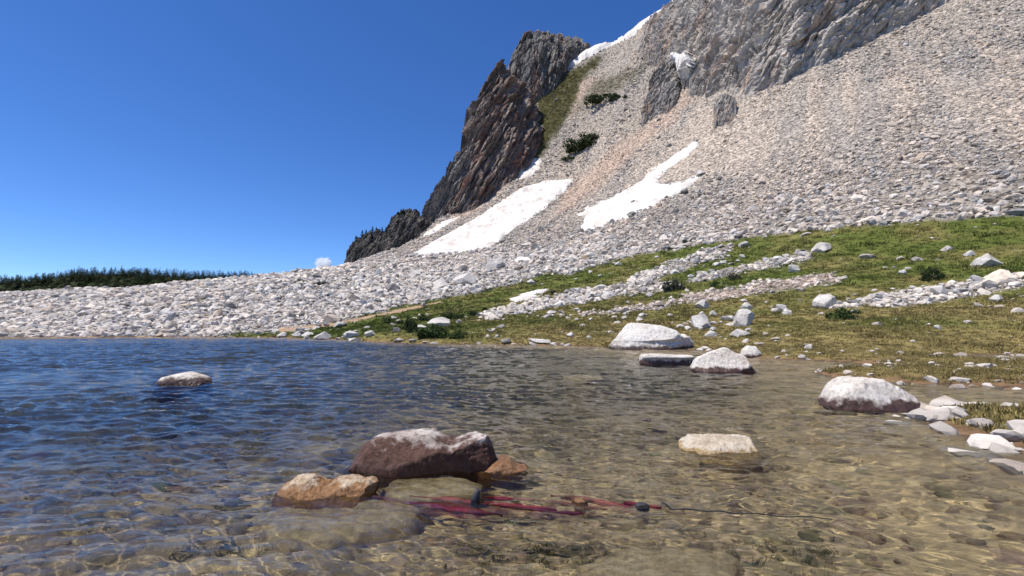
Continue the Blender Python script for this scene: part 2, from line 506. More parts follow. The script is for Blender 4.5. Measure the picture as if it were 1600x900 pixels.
def relief(X, Y, Z):
    """hummocks: none at the water line, small on the lake floor and meadow, larger on the scree"""
    a = smooth(0.2, 4, Z) * 0.25 + smooth(12, 60, Z) * 1.3
    r = n2(X, Y, 9.0, 4, 3) * a * 1.2 + n2(X, Y, 2.2, 3, 5) * a * 0.45
    r = r + n2(X, Y, 3.0, 4, 8) * 0.16 * smooth(-0.1, -0.8, Z) + n2(X, Y, 0.9, 3, 9) * 0.07 * smooth(-0.05, -0.4, Z) + n2(X, Y, 5, 3, 12) * 0.07 * smooth(0.5, 0.05, np.abs(Z))
    return r

def height(X, Y):
    Z = h_smooth(X, Y)
    return Z + relief(np.asarray(X, float), np.asarray(Y, float), Z)

def zones(X, Y, Z):
    """0..1 masks and stone-size information at terrain points"""
    px, py = topx(np.stack([X, Y, Z], -1))
    front = (Y > 5) & (Z > -0.3)
    j = n2(X, Y, 7.0, 4, 21) * 7 + n2(X, Y, 2.0, 3, 22) * 3.5
    g = smooth(-2.5, 3, sdist(px, py, Z_MEADOW) + j)
    for q in Z_RUB:
        g = g * (1 - 0.93 * smooth(-3.5, 3.0, sdist(px, py, q) + j * 1.0))
    path = smooth(-1.5, 1, sdist(px, py, Z_PATH) + j * 0.2)
    gu = smooth(-4, 7, sdist(px, py, Z_GULLY) + j * 1.2)
    gu = np.maximum(gu, 0.45 * smooth(-6, 8, sdist(px, py, Z_GULLY2) + j * 1.6))
    pk = np.zeros_like(g)
    for q in Z_PINK + [Z_RUB[3]]:
        pk = np.maximum(pk, smooth(-9, 10, sdist(px, py, q) + j * 1.3))
    bg_ = smooth(-15, 15, sdist(px, py, Z_BEIGE) + j)
    g = np.where(front, g, 0.75)
    for a in (path, gu, pk, bg_):
        a[~front] = 0
    return dict(px=px, py=py, grass=g, path=path, gully=gu, pink=pk, beige=bg_)

C_GRASS = np.array([.090, .112, .024]); C_DRY = np.array([.205, .165, .065]); C_OLIVE = np.array([.098, .092, .038])
C_WHITE = np.array([.515, .47, .42]); C_TAN = np.array([.50, .43, .365]); C_PINK = np.array([.53, .38, .30]); C_GREY = np.array([.37, .345, .32]); C_SOIL = np.array([.17, .12, .075])

def grass_colour(X, Y, Z, zn):
    dry = np.clip(0.24 + 1.1 * n2(X, Y, 11, 4, 31) + 0.75 * smooth(9, 1.0, Z) * smooth(-25, 25, X) - 0.5 * smooth(-5, -35, X) + 0.5 * smooth(0.9, 0.2, Z), 0, 1)[..., None]
    c = C_GRASS * (1 - dry) + C_DRY * dry
    return c * (1 + 0.5 * n2(X, Y, 2.6, 3, 33))[..., None]

def stone_colour(X, Y, Z, zn):
    """fall-line streaks of grey and tan, whiter near the lake"""
    s = X * 0.82 - Y * 0.57
    l = X * 0.57 + Y * 0.82
    st = fbm(np.stack([s / 9, l / 70, np.zeros_like(s)], -1), 4, 41)
    st2 = fbm(np.stack([s / 25, l / 120, np.zeros_like(s) + 5], -1), 3, 43)
    c = C_TAN + (C_GREY - C_TAN) * np.clip(0.5 + 1.5 * st, 0, 1)[..., None] * 0.8
    w = np.clip(smooth(45, 10, Z) + 0.35 * st2, 0, 1)[..., None]
    c = c * (1 - w) + C_WHITE * w
    up = smooth(100, 170, Z)[..., None] * 0.35
    c = c * (1 - up) + (C_GREY * 0.95) * up
    b = zn['beige'][..., None] * 0.7
    c = c * (1 - b) + C_TAN * 1.05 * b
    p = zn['pink'][..., None] * 0.55
    c = c * (1 - p) + C_PINK * p
    return c

# ------------------------------------------------------------------ ground sheet (lake floor, meadow, talus: one surface)
M_GROUND = mat_ground()
az = np.r_[np.linspace(-math.pi, -1.08, 70)[:-1], np.linspace(-1.08, 1.08, 600), np.linspace(1.08, math.pi, 70)[1:-1]]
rr = np.r_[0.5 * (15 / 0.5) ** np.linspace(0, 1, 110)[:-1], 15 * (480 / 15) ** np.linspace(0, 1, 390)[:-1], 480 * (3000 / 480) ** np.linspace(0, 1, 20)]
GR, GA = np.meshgrid(rr, az, indexing='ij')
GX, GY = GR * np.sin(GA), GR * np.cos(GA)
GZ0 = h_smooth(GX, GY)
GZ = GZ0 + relief(GX, GY, GZ0)
_c0, _c1 = 69, 669
_zf = zones(GX[:, _c0:_c1], GY[:, _c0:_c1], GZ[:, _c0:_c1])
zn = {}
for _k, _a in _zf.items():
    zn[_k] = np.full(GX.shape, 0.75 if _k == 'grass' else 0.0); zn[_k][:, _c0:_c1] = _a
g = zn['grass'][..., None]
alb = stone_colour(GX, GY, GZ, zn) * (0.34 + 0.28 * smooth(20, 60, GZ))[..., None]  # ground colour darkened under the low rubble to paint shade into the gaps
alb = alb * (1 - g) + grass_colour(GX, GY, GZ, zn) * g
gu = np.clip(zn['gully'], 0, 1)[..., None]
alb = alb * (1 - gu) + C_OLIVE * (1 + 0.6 * n2(GX, GY, 5, 4, 37))[..., None] * gu
pt = zn['path'][..., None]
alb = alb * (1 - pt) + np.array([.34, .24, .16]) * pt
# lake floor: tan gravel near the shore, olive silt farther out with light lost in deep water put into its colour, brown rim at the water line
bedn = n2(GX, GY, 1.3, 4, 51)[..., None]; bedn2 = n2(GX, GY, 4.5, 3, 52)[..., None]
bed = np.array([.46, .355, .22]) * (1 + 0.8 * bedn) + np.array([.05, .06, .02]) * bedn2
silt_depth_tint = np.array([.105, .105, .08])  # silt colour also imitates light absorbed and scattered by deep water
dp = smooth(-0.55, -1.5, GZ)[..., None]
bed = np.clip(bed * (1 - dp) + silt_depth_tint * dp, 0.01, 1)
wet = smooth(0.22, 0.0, GZ + 0.12 * n2(GX, GY, 1.5, 3, 55))[..., None]
alb = alb * (1 - wet) + np.array([.17, .105, .06]) * wet
deep = smooth(0.03, -0.15, GZ)[..., None]
alb = alb * (1 - deep) + bed * deep
gm = np_mesh('ground', np.stack([GX, GY, GZ], -1), grid_faces(len(rr), len(az), True), M_GROUND)
set_attr(gm, 'scree', ((1 - g) * (1 - gu) * (1 - deep) * (1 - pt)).ravel(), 'FLOAT')
set_attr(gm, 'albedo', np.clip(alb, 0.005, 0.9).reshape(-1, 3))
ground = link(bpy.data.objects.new('ground', gm))
tag(ground, 'mountainside of talus, meadow and lake floor around the water', 'terrain', kind='structure')

_v = np.stack([GX, GY, GZ], -1).reshape(-1, 3)
_f = grid_faces(len(rr), len(az), True)
_ctr = _v[_f[:, 0]]
_keep = (np.abs(np.arctan2(_ctr[:, 0], _ctr[:, 1])) < 1.2) & (np.hypot(_ctr[:, 0], _ctr[:, 1]) < 600)
GBVH = BVHTree.FromPolygons(_v.tolist(), _f[_keep].tolist())
def hit(px, py):
    d = Vector(ray(px, py)).normalized()
    loc, n, i, dist = GBVH.ray_cast(Vector((0, 0, EYE)), d)
    return None if loc is None else np.array(loc)

# ------------------------------------------------------------------ lake surface
M_WATER = mat_water()
waz = np.r_[np.linspace(-math.pi, -1.0, 40)[:-1], np.linspace(-1.0, 1.0, 690), np.linspace(1.0, math.pi, 40)[1:-1]]
wr = np.r_[0.05, 0.5, 1.2 * (24 / 1.2) ** np.linspace(0, 1, 450)[:-1], 24 * (90 / 24) ** np.linspace(0, 1, 340)[:-1], 90 * (170 / 90) ** np.linspace(0, 1, 22)]
WR, WA = np.meshgrid(wr, waz, indexing='ij')
WX, WY = WR * np.sin(WA), WR * np.cos(WA)
WZ = np.zeros_like(WX)
wrng = np.random.default_rng(5)
warpx = n2(WX, WY, 1.6, 2, 61) * 0.22; warpy = n2(WX, WY, 1.6, 2, 62) * 0.22
gust = np.clip(0.85 + 0.55 * n2(WX, WY, 6, 2, 63), 0.3, 1.5)
step = np.maximum(np.gradient(wr)[:, None], 0.0)
for k in range(70):
    lam = 0.075 * (0.85 / 0.075) ** wrng.random()
    th = math.radians(8) + wrng.normal() * 0.38
    amp = 0.0076 * lam * (1.55 if lam < 0.38 else 0.75) * wrng.uniform(0.6, 1.3)
    kx, ky = math.sin(th) * 2 * math.pi / lam, math.cos(th) * 2 * math.pi / lam
    ph = (WX + warpx) * kx + (WY + warpy) * ky + wrng.random() * 6.28
    s = np.sin(ph)
    WZ += amp * (s + 0.22 * np.cos(2 * ph)) * smooth(0.5, 0.22, step / lam)
for k in range(40):
    lam = 0.5 * (1.7 / 0.5) ** wrng.random()
    th = math.radians(8) + wrng.normal() * 0.45
    kx, ky = math.sin(th) * 2 * math.pi / lam, math.cos(th) * 2 * math.pi / lam
    ph = (WX + warpx * 1.5) * kx + (WY + warpy * 1.5) * ky + wrng.random() * 6.28
    WZ += 0.0056 * lam * wrng.uniform(.6, 1.3) * (np.sin(ph) + 0.22 * np.cos(2 * ph)) * smooth(0.5, 0.22, step / lam) * smooth(9, 40, WR)
WZ *= gust * (0.5 + 1.2 * smooth(3, 13, WR))
wm = np_mesh('lake', np.stack([WX, WY, WZ], -1), grid_faces(len(wr), len(waz), True), M_WATER)
set_attr(wm, 'far', 0.10 + 0.5 * smooth(12, 60, WR).ravel(), 'FLOAT')
lake = link(bpy.data.objects.new('lake', wm))
lake.cycles.is_caustics_caster = True
ground.cycles.is_caustics_receiver = True
tag(lake, 'clear rippled mountain lake, blue on the left and brown on the right', 'lake', kind='structure')

# ------------------------------------------------------------------ cliffs
M_CLIFF = mat_cliff()
CLIFF_GRIDS = {}
def cliff(name, cols, nu, nv, seed, amp, palette, lean=0.35, label='', rib=9.0, jag=2.0, bulge=3.0, back=18.0, ragged=0.0, fins=1.0, mid=0.6):
    """cols: (base px, base py, base Y, top px, top py, top Y); a rugged rock face with a crest and a back"""
    B = np.array([at(c[0], c[1], c[2]) for c in cols]); T = np.array([at(c[3], c[4], c[5]) for c in cols])
    s = np.r_[0, np.cumsum(np.linalg.norm(np.diff((B + T) / 2, axis=0), axis=1))]
    u = np.linspace(0, s[-1], nu)
    ip = lambda A: np.stack([np.interp(u, s, A[:, k]) for k in range(3)], -1)
    b, t_ = ip(B), ip(T)
    if ragged:
        rg = fbm(np.stack([u / (rib * 1.6), u * 0, u * 0 + seed], -1), 3, seed + 80, .6)
        b = b + (t_ - b) * (ragged * np.clip(rg + 0.1, -0.35, .9))[:, None]
    b[:, 2] = np.minimum(b[:, 2], height(b[:, 0], b[:, 1])) - 4.0
    v = np.linspace(0, 1, nv)[:, None, None]
    P = b[None] * (1 - v) + t_[None] * v
    n = grid_normals(P)
    n = n * np.sign(-(n[..., 1:2] * 1.0) + 1e-6)          # towards the lake
    nm = n.reshape(-1, 3).mean(0); nm /= np.linalg.norm(nm)
    ev = np.linspace(0, 1, nu)
    edge = (smooth(0, .16, ev) * smooth(1, .84, ev))[None, :]
    P = P + n * (bulge * np.sin(math.pi * v) * edge[..., None])
    # rib frame: ribs lean to the right as they rise
    up = np.array([lean, 0.15, 1.0]); up /= np.linalg.norm(up)
    e2 = np.cross(up, nm); e2 /= np.linalg.norm(e2); e3 = np.cross(e2, up)
    q = np.stack([P @ up / (rib * 5.0), P @ e2 / rib, P @ e3 / (rib * 1.6)], -1)
    wq = q + 0.30 * np.stack([fbm(q * 1.3, 3, seed + 50), fbm(q * 1.3 + 9, 3, seed + 51), fbm(q * 1.3 + 4, 3, seed + 52)], -1)
    d = ridged(wq, 2, seed, 0.45)
    q1 = np.stack([P @ up / (rib * 2.2), P @ e2 / (rib * 0.36), P @ e3 / (rib * 0.6)], -1)
    q1 = q1 + 0.35 * fbm(q1 * 0.8, 3, seed + 40)[..., None]
    dm = ridged(q1, 3, seed + 41, 0.55)
    q2 = np.stack([P @ up / (rib * 0.9), P @ e2 / (rib * 0.24), P @ e3 / (rib * 0.4)], -1)
    q2 = q2 + 0.45 * fbm(q2 * 0.7, 3, seed + 60)[..., None]
    d1, d2, idv = worley(q2, seed + 3)
    blk = (idv - 0.5) * 0.30 - 0.12 * smooth(0.2, 0.0, d2 - d1)
    fine = fbm(q2 * 2.6, 4, seed + 7, 0.6) * 0.28
    cs = P @ e2 / (rib * 0.62) + 0.55 * fbm(q * 1.1 + 5, 3, seed + 70) + P @ up / (rib * 14)
    saw = (cs - np.floor(cs)); saw = np.where(saw < 0.82, saw / 0.82, (1 - saw) / 0.18)
    cs2 = P @ e2 / (rib * 0.19) + 0.9 * fbm(q1 * 0.7, 3, seed + 72) + P @ up / (rib * 6)
    saw2 = (cs2 - np.floor(cs2)); saw2 = np.where(saw2 < 0.78, saw2 / 0.78, (1 - saw2) / 0.22)
    keep = smooth(-0.25, 0.2, fbm(q * 1.7 + 11, 3, seed + 74))
    D = d * 1.0 + dm * 0.35 + blk + fine + fins * (saw * 0.55 * keep + saw2 * 0.26 * (1 - 0.5 * keep)) + (1 - fins) * 1.2 * blk
    D = (D - D.mean() * mid) * (0.15 + 0.85 * edge) * (0.25 + 0.75 * smooth(0.0, 0.16, v[..., 0]))
    P = P + n * (amp * D)[..., None]
    # jagged crest
    cj = fbm(np.stack([u / (rib * 0.55), np.zeros(nu), np.zeros(nu) + seed], -1), 4, seed + 9, 0.6) * jag
    w1, w2, wid = worley(np.stack([u / (rib * 0.5), np.zeros(nu) + 0.5, np.zeros(nu) + 0.5], -1), seed + 12)
    cj = cj + (wid - 0.5) * jag * 0.9
    P[..., 2] += (v[..., 0] ** 3) * cj[None, :]
    # crest rounds over into the back
    rows = [P]
    top = P[-1]
    for k, (bk, dz) in enumerate([(0.10, 0.0), (0.4, -0.25), (1.0, -2.2)]):
        rows.append((top - nm * np.array([1, 1, 0]) * back * bk + np.array([0, 0, back * dz]) + RNG.normal(size=(nu, 3)) * 0.4 * (1 if k else 0.3))[None])
    Q = np.concatenate(rows, 0)
    # colour
    base = np.array(palette['base'])[None, None] * np.ones(Q.shape)
    qc = np.stack([Q @ up / (rib * 4), Q @ e2 / (rib * 0.8), Q @ e3 / (rib * 1.2)], -1)
    m1 = smooth(-0.05, 0.35, fbm(qc, 4, seed + 20))[..., None]
    m2 = smooth(0.05, 0.4, fbm(qc * 1.6 + 7, 4, seed + 22))[..., None]
    m3 = smooth(0.18, 0.42, fbm(qc * np.array([0.7, 2.2, 2.2]) + 3, 4, seed + 24))[..., None]
    c = base * (1 - m1) + np.array(palette['b']) * m1
    c = c * (1 - m2) + np.array(palette['c']) * m2
    c = c * (1 - 0.7 * m3) + np.array(palette['d']) * 0.7 * m3
    nr = Q.shape[0]
    fc = grid_faces(nr, nu)
    # orient outwards
    m = np_mesh(name, Q, fc, M_CLIFF, False)
    set_attr(m, 'albedo', np.clip(c, 0.01, 0.9).reshape(-1, 3))
    o = link(bpy.data.objects.new(name, m))
    tag(o, label, 'cliff', kind='structure')
    CLIFF_GRIDS[name + label] = (P, n)
    return o, P, n

DARK = dict(base=(.19, .15, .13), b=(.28, .235, .205), c=(.235, .125, .095), d=(.45, .39, .34))
BLACK = dict(base=(.075, .069, .064), b=(.13, .12, .11), c=(.09, .088, .066), d=(.21, .19, .175))
GREYD = dict(base=(.17, .16, .15), b=(.25, .235, .22), c=(.21, .155, .13), d=(.34, .315, .29))
MIDG = dict(base=(.25, .232, .215), b=(.34, .315, .29), c=(.33, .25, .20), d=(.44, .41, .38))
PALE = dict(base=(.42, .38, .34), b=(.52, .475, .43), c=(.50, .39, .31), d=(.62, .58, .53))

cliff('cliff', [(536, 416, 214, 541, 405, 224), (548, 412, 216, 549, 388, 228), (560, 408, 219, 558, 372, 232), (575, 402, 222, 575, 365, 235), (592, 394, 227, 590, 361, 238), (606, 388, 230, 604, 360, 240), (612, 386, 234, 612, 372, 243)],
      150, 70, 3, 2.2, BLACK, label='low black rock outcrop at the far left end of the cliffs', rib=6, jag=2.2, bulge=2, back=9)
cliff('cliff', [(596, 394, 232, 600, 368, 246), (604, 389, 234, 612, 348, 250), (618, 383, 236, 622, 336, 252), (634, 376, 240, 634, 330, 254), (650, 370, 244, 652, 332, 256), (662, 364, 248, 660, 342, 258), (674, 357, 254, 668, 352, 262)],
      150, 90, 5, 2.4, BLACK, label='rounded dark outcrop left of the grey buttress', rib=6, jag=2.0, bulge=3, back=10)
cliff('cliff', [(652, 372, 250, 661, 350, 268), (664, 363, 254, 676, 315, 272), (676, 354, 257, 690, 290, 276), (688, 347, 259, 702, 270, 280), (700, 341, 262, 716, 246, 284), (716, 335, 266, 736, 232, 288), (735, 331, 270, 750, 215, 292)],
      220, 200, 7, 5.0, GREYD, label='grey stepped buttress on the left flank of the rock tower', rib=8, jag=2.4, bulge=3, back=14)
cliff('cliff', [(682, 347, 257, 727, 246, 292), (702, 340, 259, 733, 222, 293), (730, 331, 264, 737, 172, 296), (755, 316, 270, 748, 147, 300), (778, 299, 278, 764, 119, 305), (798, 284, 286, 777, 101, 309), (813, 272, 293, 786, 95, 313), (827, 259, 300, 796, 104, 318), (836, 244, 306, 804, 116, 324), (844, 216, 318, 816, 130, 331), (846, 196, 328, 828, 146, 340), (843, 178, 338, 838, 166, 348)],
      360, 360, 11, 8.5, DARK, lean=0.55, label='tall dark red-brown rock tower against the blue sky', rib=17, jag=1.6, bulge=2, back=16, mid=1.0)
cliff('cliff', [(775, 150, 352, 794, 112, 362), (792, 150, 352, 800, 86, 368), (812, 155, 350, 808, 72, 372), (832, 162, 347, 818, 60, 376), (852, 155, 352, 834, 54, 380), (868, 140, 360, 852, 57, 386), (876, 124, 370, 872, 60, 390), (885, 104, 382, 890, 63, 396), (900, 88, 394, 906, 66, 402), (918, 76, 402, 922, 70, 408)],
      330, 260, 13, 7.0, GREYD, lean=0.2, label='grey rounded summit peak behind the rock tower', rib=15, jag=1.8, bulge=6, back=16, fins=0.25)
cliff('cliff', [(990, 64, 350, 996, 46, 356), (1004, 86, 332, 1014, 35, 346), (1018, 108, 312, 1034, 24, 334), (1034, 130, 290, 1060, 2, 318), (1058, 144, 268, 1086, -28, 296), (1085, 150, 254, 1115, -50, 280), (1110, 160, 242, 1145, -75, 268), (1140, 170, 228, 1180, -105, 252), (1173, 162, 216, 1220, -130, 240), (1225, 138, 212, 1275, -145, 238), (1290, 100, 214, 1345, -160, 240), (1360, 55, 220, 1420, -175, 244), (1450, 8, 222, 1510, -190, 244), (1560, -45, 215, 1620, -210, 236)],
      560, 290, 17, 6.5, PALE, lean=0.85, label='pale grey ribbed cliff face filling the upper right', rib=13, jag=2.5, bulge=3, back=14, ragged=0.4, fins=0.75)
cliff('cliff', [(1000, 192, 262, 1008, 172, 268), (1010, 190, 260, 1016, 128, 275), (1026, 186, 256, 1030, 102, 278), (1042, 172, 254, 1044, 94, 278), (1054, 158, 254, 1056, 100, 276), (1066, 146, 256, 1066, 128, 270)],
      150, 130, 19, 2.8, MIDG, lean=0.4, label='dark broken outcrop below and left of the notch snow', rib=6.5, jag=1.6, bulge=1.5, back=8, fins=0.4, ragged=0.3)
cliff('cliff', [(1112, 182, 212, 1116, 164, 216), (1122, 182, 210, 1124, 150, 220), (1136, 180, 208, 1138, 148, 219), (1150, 178, 206, 1150, 158, 214)],
      80, 60, 23, 1.6, MIDG, lean=0.4, label='small grey outcrop on the scree under the pale cliff', rib=4, jag=1, bulge=1.5, back=5)
cliff('cliff', [(1074, 134, 252, 1078, 112, 258), (1082, 138, 249, 1086, 98, 259), (1092, 142, 246, 1096, 92, 258), (1102, 146, 243, 1104, 118, 252)],
      70, 60, 29, 1.6, MIDG, lean=0.4, label='dark rock rib just right of the notch snow', rib=4, jag=1, bulge=1.5, back=5)

# ------------------------------------------------------------------ snow
M_SNOW = mat_snow()
def snow(label, poly, thick=0.5, res=0.55, jit=2.0, lift=0.15, grow=0.0):
    """a patch of old snow lying on the terrain: its outline is found where it lies, then filled with a world grid"""
    den = []
    for k in range(len(poly)):
        (x0, y0), (x1, y1) = poly[k], poly[(k + 1) % len(poly)]
        den += [(x0 + (x1 - x0) * t, y0 + (y1 - y0) * t) for t in (0, .25, .5, .75)]
    H = [hit(*p) for p in den]
    W = np.array([h for h in H if h is not None])
    lo, hi = W[:, :2].min(0) - 3, W[:, :2].max(0) + 3
    X, Y = np.meshgrid(np.arange(lo[0], hi[0], res), np.arange(lo[1], hi[1], res))
    zs = height(X, Y)
    px, py = topx(np.stack([X, Y, zs], -1))
    sd = sdist(px, py, poly) + grow + n2(X, Y, 6, 4, 71) * jit * 1.3 + n2(X, Y, 1.6, 2, 72) * jit * 0.6
    sc_ = np.median(W[:, 1]) / F
    z = zs + lift + thick * smooth(0, 4.0, sd * sc_ * 3) + n2(X, Y, 3, 3, 73) * 0.34 + n2(X, Y, 14, 2, 74) * 0.5 - (sd < 0) * 0.9
    ok = sd > -1.2 / max(sc_ * 3, 0.3)
    idx = -np.ones(X.shape, int); idx[ok] = np.arange(ok.sum())
    f = np.stack([idx[:-1, :-1], idx[:-1, 1:], idx[1:, 1:], idx[1:, :-1]], -1).reshape(-1, 4)
    f = f[(f >= 0).all(1)]
    V = np.stack([X, Y, z], -1)[ok]
    m = np_mesh('snow_patch', V, f, M_SNOW)
    o = link(bpy.data.objects.new('snow_patch', m))
    return tag(o, label, 'snow', 'old snow patches left on the mountain')

S_MAIN = [(652, 402), (648, 397), (690, 372), (740, 345), (790, 312), (820, 293), (850, 284), (895, 281), (880, 298), (850, 325), (835, 335), (800, 358), (765, 385), (735, 390), (690, 398)]
S_SMALL = [(807, 278), (812, 265), (828, 248), (847, 248), (842, 262), (830, 273), (818, 280)]
S_THIN = [(664, 363), (690, 346), (720, 338), (702, 350), (682, 362), (655, 373)]
S_RIGHT = [(908, 362), (915, 337), (905, 335), (940, 318), (985, 297), (1000, 288), (1010, 282), (1012, 276), (1030, 261), (1060, 240), (1086, 224), (1075, 239), (1042, 263), (1024, 277), (1020, 287), (1062, 290), (1092, 276), (1062, 300), (1040, 308), (1010, 325), (985, 336), (960, 346), (935, 356)]
S_RIDGE = [(880, 112), (893, 86), (922, 70), (985, 48), (1000, 38), (1040, 14), (1062, -6), (1064, 4), (1030, 31), (1012, 46), (1000, 56), (985, 59), (960, 70), (915, 92), (886, 110)]
S_LOW = [(796, 468), (830, 456), (860, 450), (848, 461), (825, 470), (805, 473)]
S_BIT = [(801, 406), (815, 398), (834, 402), (826, 409), (804, 411)]
snow('large white snowfield slanting across the scree below the rock tower', S_MAIN, 0.9, grow=2.0)
snow('small bright snow patch tucked at the right foot of the rock tower', S_SMALL, 0.9, grow=1.5)
snow('thin snow strip along the foot of the grey buttress', S_THIN, 0.5, 0.5, 1.0)
snow('ragged snowfield with a long upper tail on the right scree', S_RIGHT, 0.5, 0.5, 5.0, grow=3.0)
snow('curving snow cornice along the skyline ridge', S_RIDGE, 3.0, 0.7, 1.0, 0.8)
snow('small low snow strip lying on the grassy bench above the lake', S_LOW, 0.35, 0.3, 1.0)
snow('little snow remnant beside the big talus boulders', S_BIT, 0.35, 0.35, 0.8)
# snow in the notch of the pale cliff: on the cliff's own face
_key = [k for k in CLIFF_GRIDS if 'filling the upper right' in k][0]
_P, _n = CLIFF_GRIDS[_key]
_px, _py = topx(_P)
_poly = [(1054, 97), (1070, 92), (1089, 95), (1087, 108), (1079, 118), (1069, 134), (1064, 120)]
_sd = sdist(_px, _py, _poly)
from math import pi
_S = _P.copy()
for _ in range(70):      # settle into a smooth drift
    _S[1:-1, 1:-1] = (_S[:-2, 1:-1] + _S[2:, 1:-1] + _S[1:-1, :-2] + _S[1:-1, 2:]) / 4
_S = _S + _n * (6.8 * smooth(-3, 5, _sd))[..., None] + np.array([0, -1.5, 0.4])
_ok = _sd > -2
_idx = -np.ones(_ok.shape, int); _idx[_ok] = np.arange(_ok.sum())
_ff = np.stack([_idx[:-1, :-1], _idx[:-1, 1:], _idx[1:, 1:], _idx[1:, :-1]], -1).reshape(-1, 4)
_ff = _ff[(_ff >= 0).all(1)]
o = link(bpy.data.objects.new('snow_patch', np_mesh('snow_patch', _S[_ok], _ff, M_SNOW)))
tag(o, 'wedge of snow caught in a notch of the pale cliff', 'snow', 'old snow patches left on the mountain')
ALL_SNOW = [S_MAIN, S_SMALL, S_THIN, S_RIGHT, S_RIDGE, S_LOW, S_BIT]

# ------------------------------------------------------------------ stones
def ico(sub):
    bm = bmesh.new(); bmesh.ops.create_icosphere(bm, subdivisions=sub, radius=1.0)
    bm.verts.ensure_lookup_table()
    v = np.array([x.co[:] for x in bm.verts]); f = np.array([[y.index for y in x.verts] for x in bm.faces]); bm.free()
    return v, f
ICO = {k: ico(k) for k in (2, 3, 4, 5)}

def rock_verts(sub, seed, cuts=14, lo=0.55, hi=0.92, rough=0.05, flat=1.0):
    v, f = ICO[sub]
    v = v.copy(); r = np.random.default_rng(seed)
    v = v * (1 + 0.35 * fbm(v * 0.8 + seed * 1.7, 2, seed))[:, None]
    for _ in range(cuts):
        n = r.normal(size=3); n /= np.linalg.norm(n)
        d = r.uniform(lo, hi)
        ex = np.maximum(0, v @ n - d)
        v = v - ex[:, None] * n
    if rough:
        v = v + v * (rough * fbm(v * 2.6 + seed, 4, seed + 3, 0.6))[:, None]
    v[:, 2] *= flat
    lo_, hi_ = v.min(0), v.max(0)
    v = (v - (lo_ + hi_) / 2) / ((hi_ - lo_) / 2)      # unit half-extents
    return v, f

M_STONE = mat_stone_inst()
def proto_collection(name, meshes):
    c = bpy.data.collections.new(name)
    for k, m in enumerate(meshes):
        c.objects.link(bpy.data.objects.new('%s_%02d' % (name, k), m))
    return c
COBBLES = proto_collection('cobble_shapes', [np_mesh('cobble_shape', *rock_verts(2, 150 + k, 10, 0.6, 0.92, 0.0), M_STONE, True) for k in range(14)])
for _o in COBBLES.objects: _o.cycles.is_caustics_receiver = True
STONES = proto_collection('stone_shapes', [np_mesh('stone_shape', *rock_verts(2, 100 + k, 12, 0.45, 0.85, 0.0), M_STONE, False) for k in range(14)])

def scatter(name, pts, scl, rot, tint, vid, coll, label, cat, kind='stuff'):
    m = bpy.data.meshes.new(name)
    m.vertices.add(len(pts)); m.vertices.foreach_set('co', np.asarray(pts, np.float32).ravel())
    set_attr(m, 'scl', scl, 'FLOAT_VECTOR'); set_attr(m, 'rot', rot, 'FLOAT_VECTOR')
    set_attr(m, 'tint', tint, 'FLOAT_COLOR'); set_attr(m, 'vid', vid, 'INT')
    m.update()
    o = link(bpy.data.objects.new(name, m))
    ng = bpy.data.node_groups.new(name, 'GeometryNodeTree')
    ng.interface.new_socket('Geometry', in_out='INPUT', socket_type='NodeSocketGeometry')
    ng.interface.new_socket('Geometry', in_out='OUTPUT', socket_type='NodeSocketGeometry')
    gi = ng.nodes.new('NodeGroupInput'); go = ng.nodes.new('NodeGroupOutput')
    ci = ng.nodes.new('GeometryNodeCollectionInfo'); ci.inputs['Collection'].default_value = coll
    ci.inputs['Separate Children'].default_value = True; ci.inputs['Reset Children'].default_value = True
    ip = ng.nodes.new('GeometryNodeInstanceOnPoints'); ip.inputs['Pick Instance'].default_value = True
    def attr(nm, typ):
        a = ng.nodes.new('GeometryNodeInputNamedAttribute'); a.data_type = typ; a.inputs['Name'].default_value = nm
        return a.outputs['Attribute']
    e2r = ng.nodes.new('FunctionNodeEulerToRotation')
    L = ng.links.new
    L(gi.outputs[0], ip.inputs['Points']); L(ci.outputs[0], ip.inputs['Instance'])
    L(attr('vid', 'INT'), ip.inputs['Instance Index']); L(attr('rot', 'FLOAT_VECTOR'), e2r.inputs[0])
    L(e2r.outputs[0], ip.inputs['Rotation']); L(attr('scl', 'FLOAT_VECTOR'), ip.inputs['Scale'])
    L(ip.outputs[0], go.inputs[0])
    md = o.modifiers.new('scatter', 'NODES'); md.node_group = ng
    o.cycles.is_caustics_receiver = name in ('lakebed_cobbles', 'water_weed')
    return tag(o, label, cat, kind=kind)

def polar(n, r0, r1, a0=-0.95, a1=0.95, seed=0):
    r = np.random.default_rng(seed)
    R = r0 * (r1 / r0) ** r.random(n); A = r.uniform(a0, a1, n)
    return R * np.sin(A), R * np.cos(A), R

def in_snow(px, py, m=0.0):
    k = np.full(px.shape, False)
    for q in ALL_SNOW:
        k |= sdist(px, py, q) > m
    return k

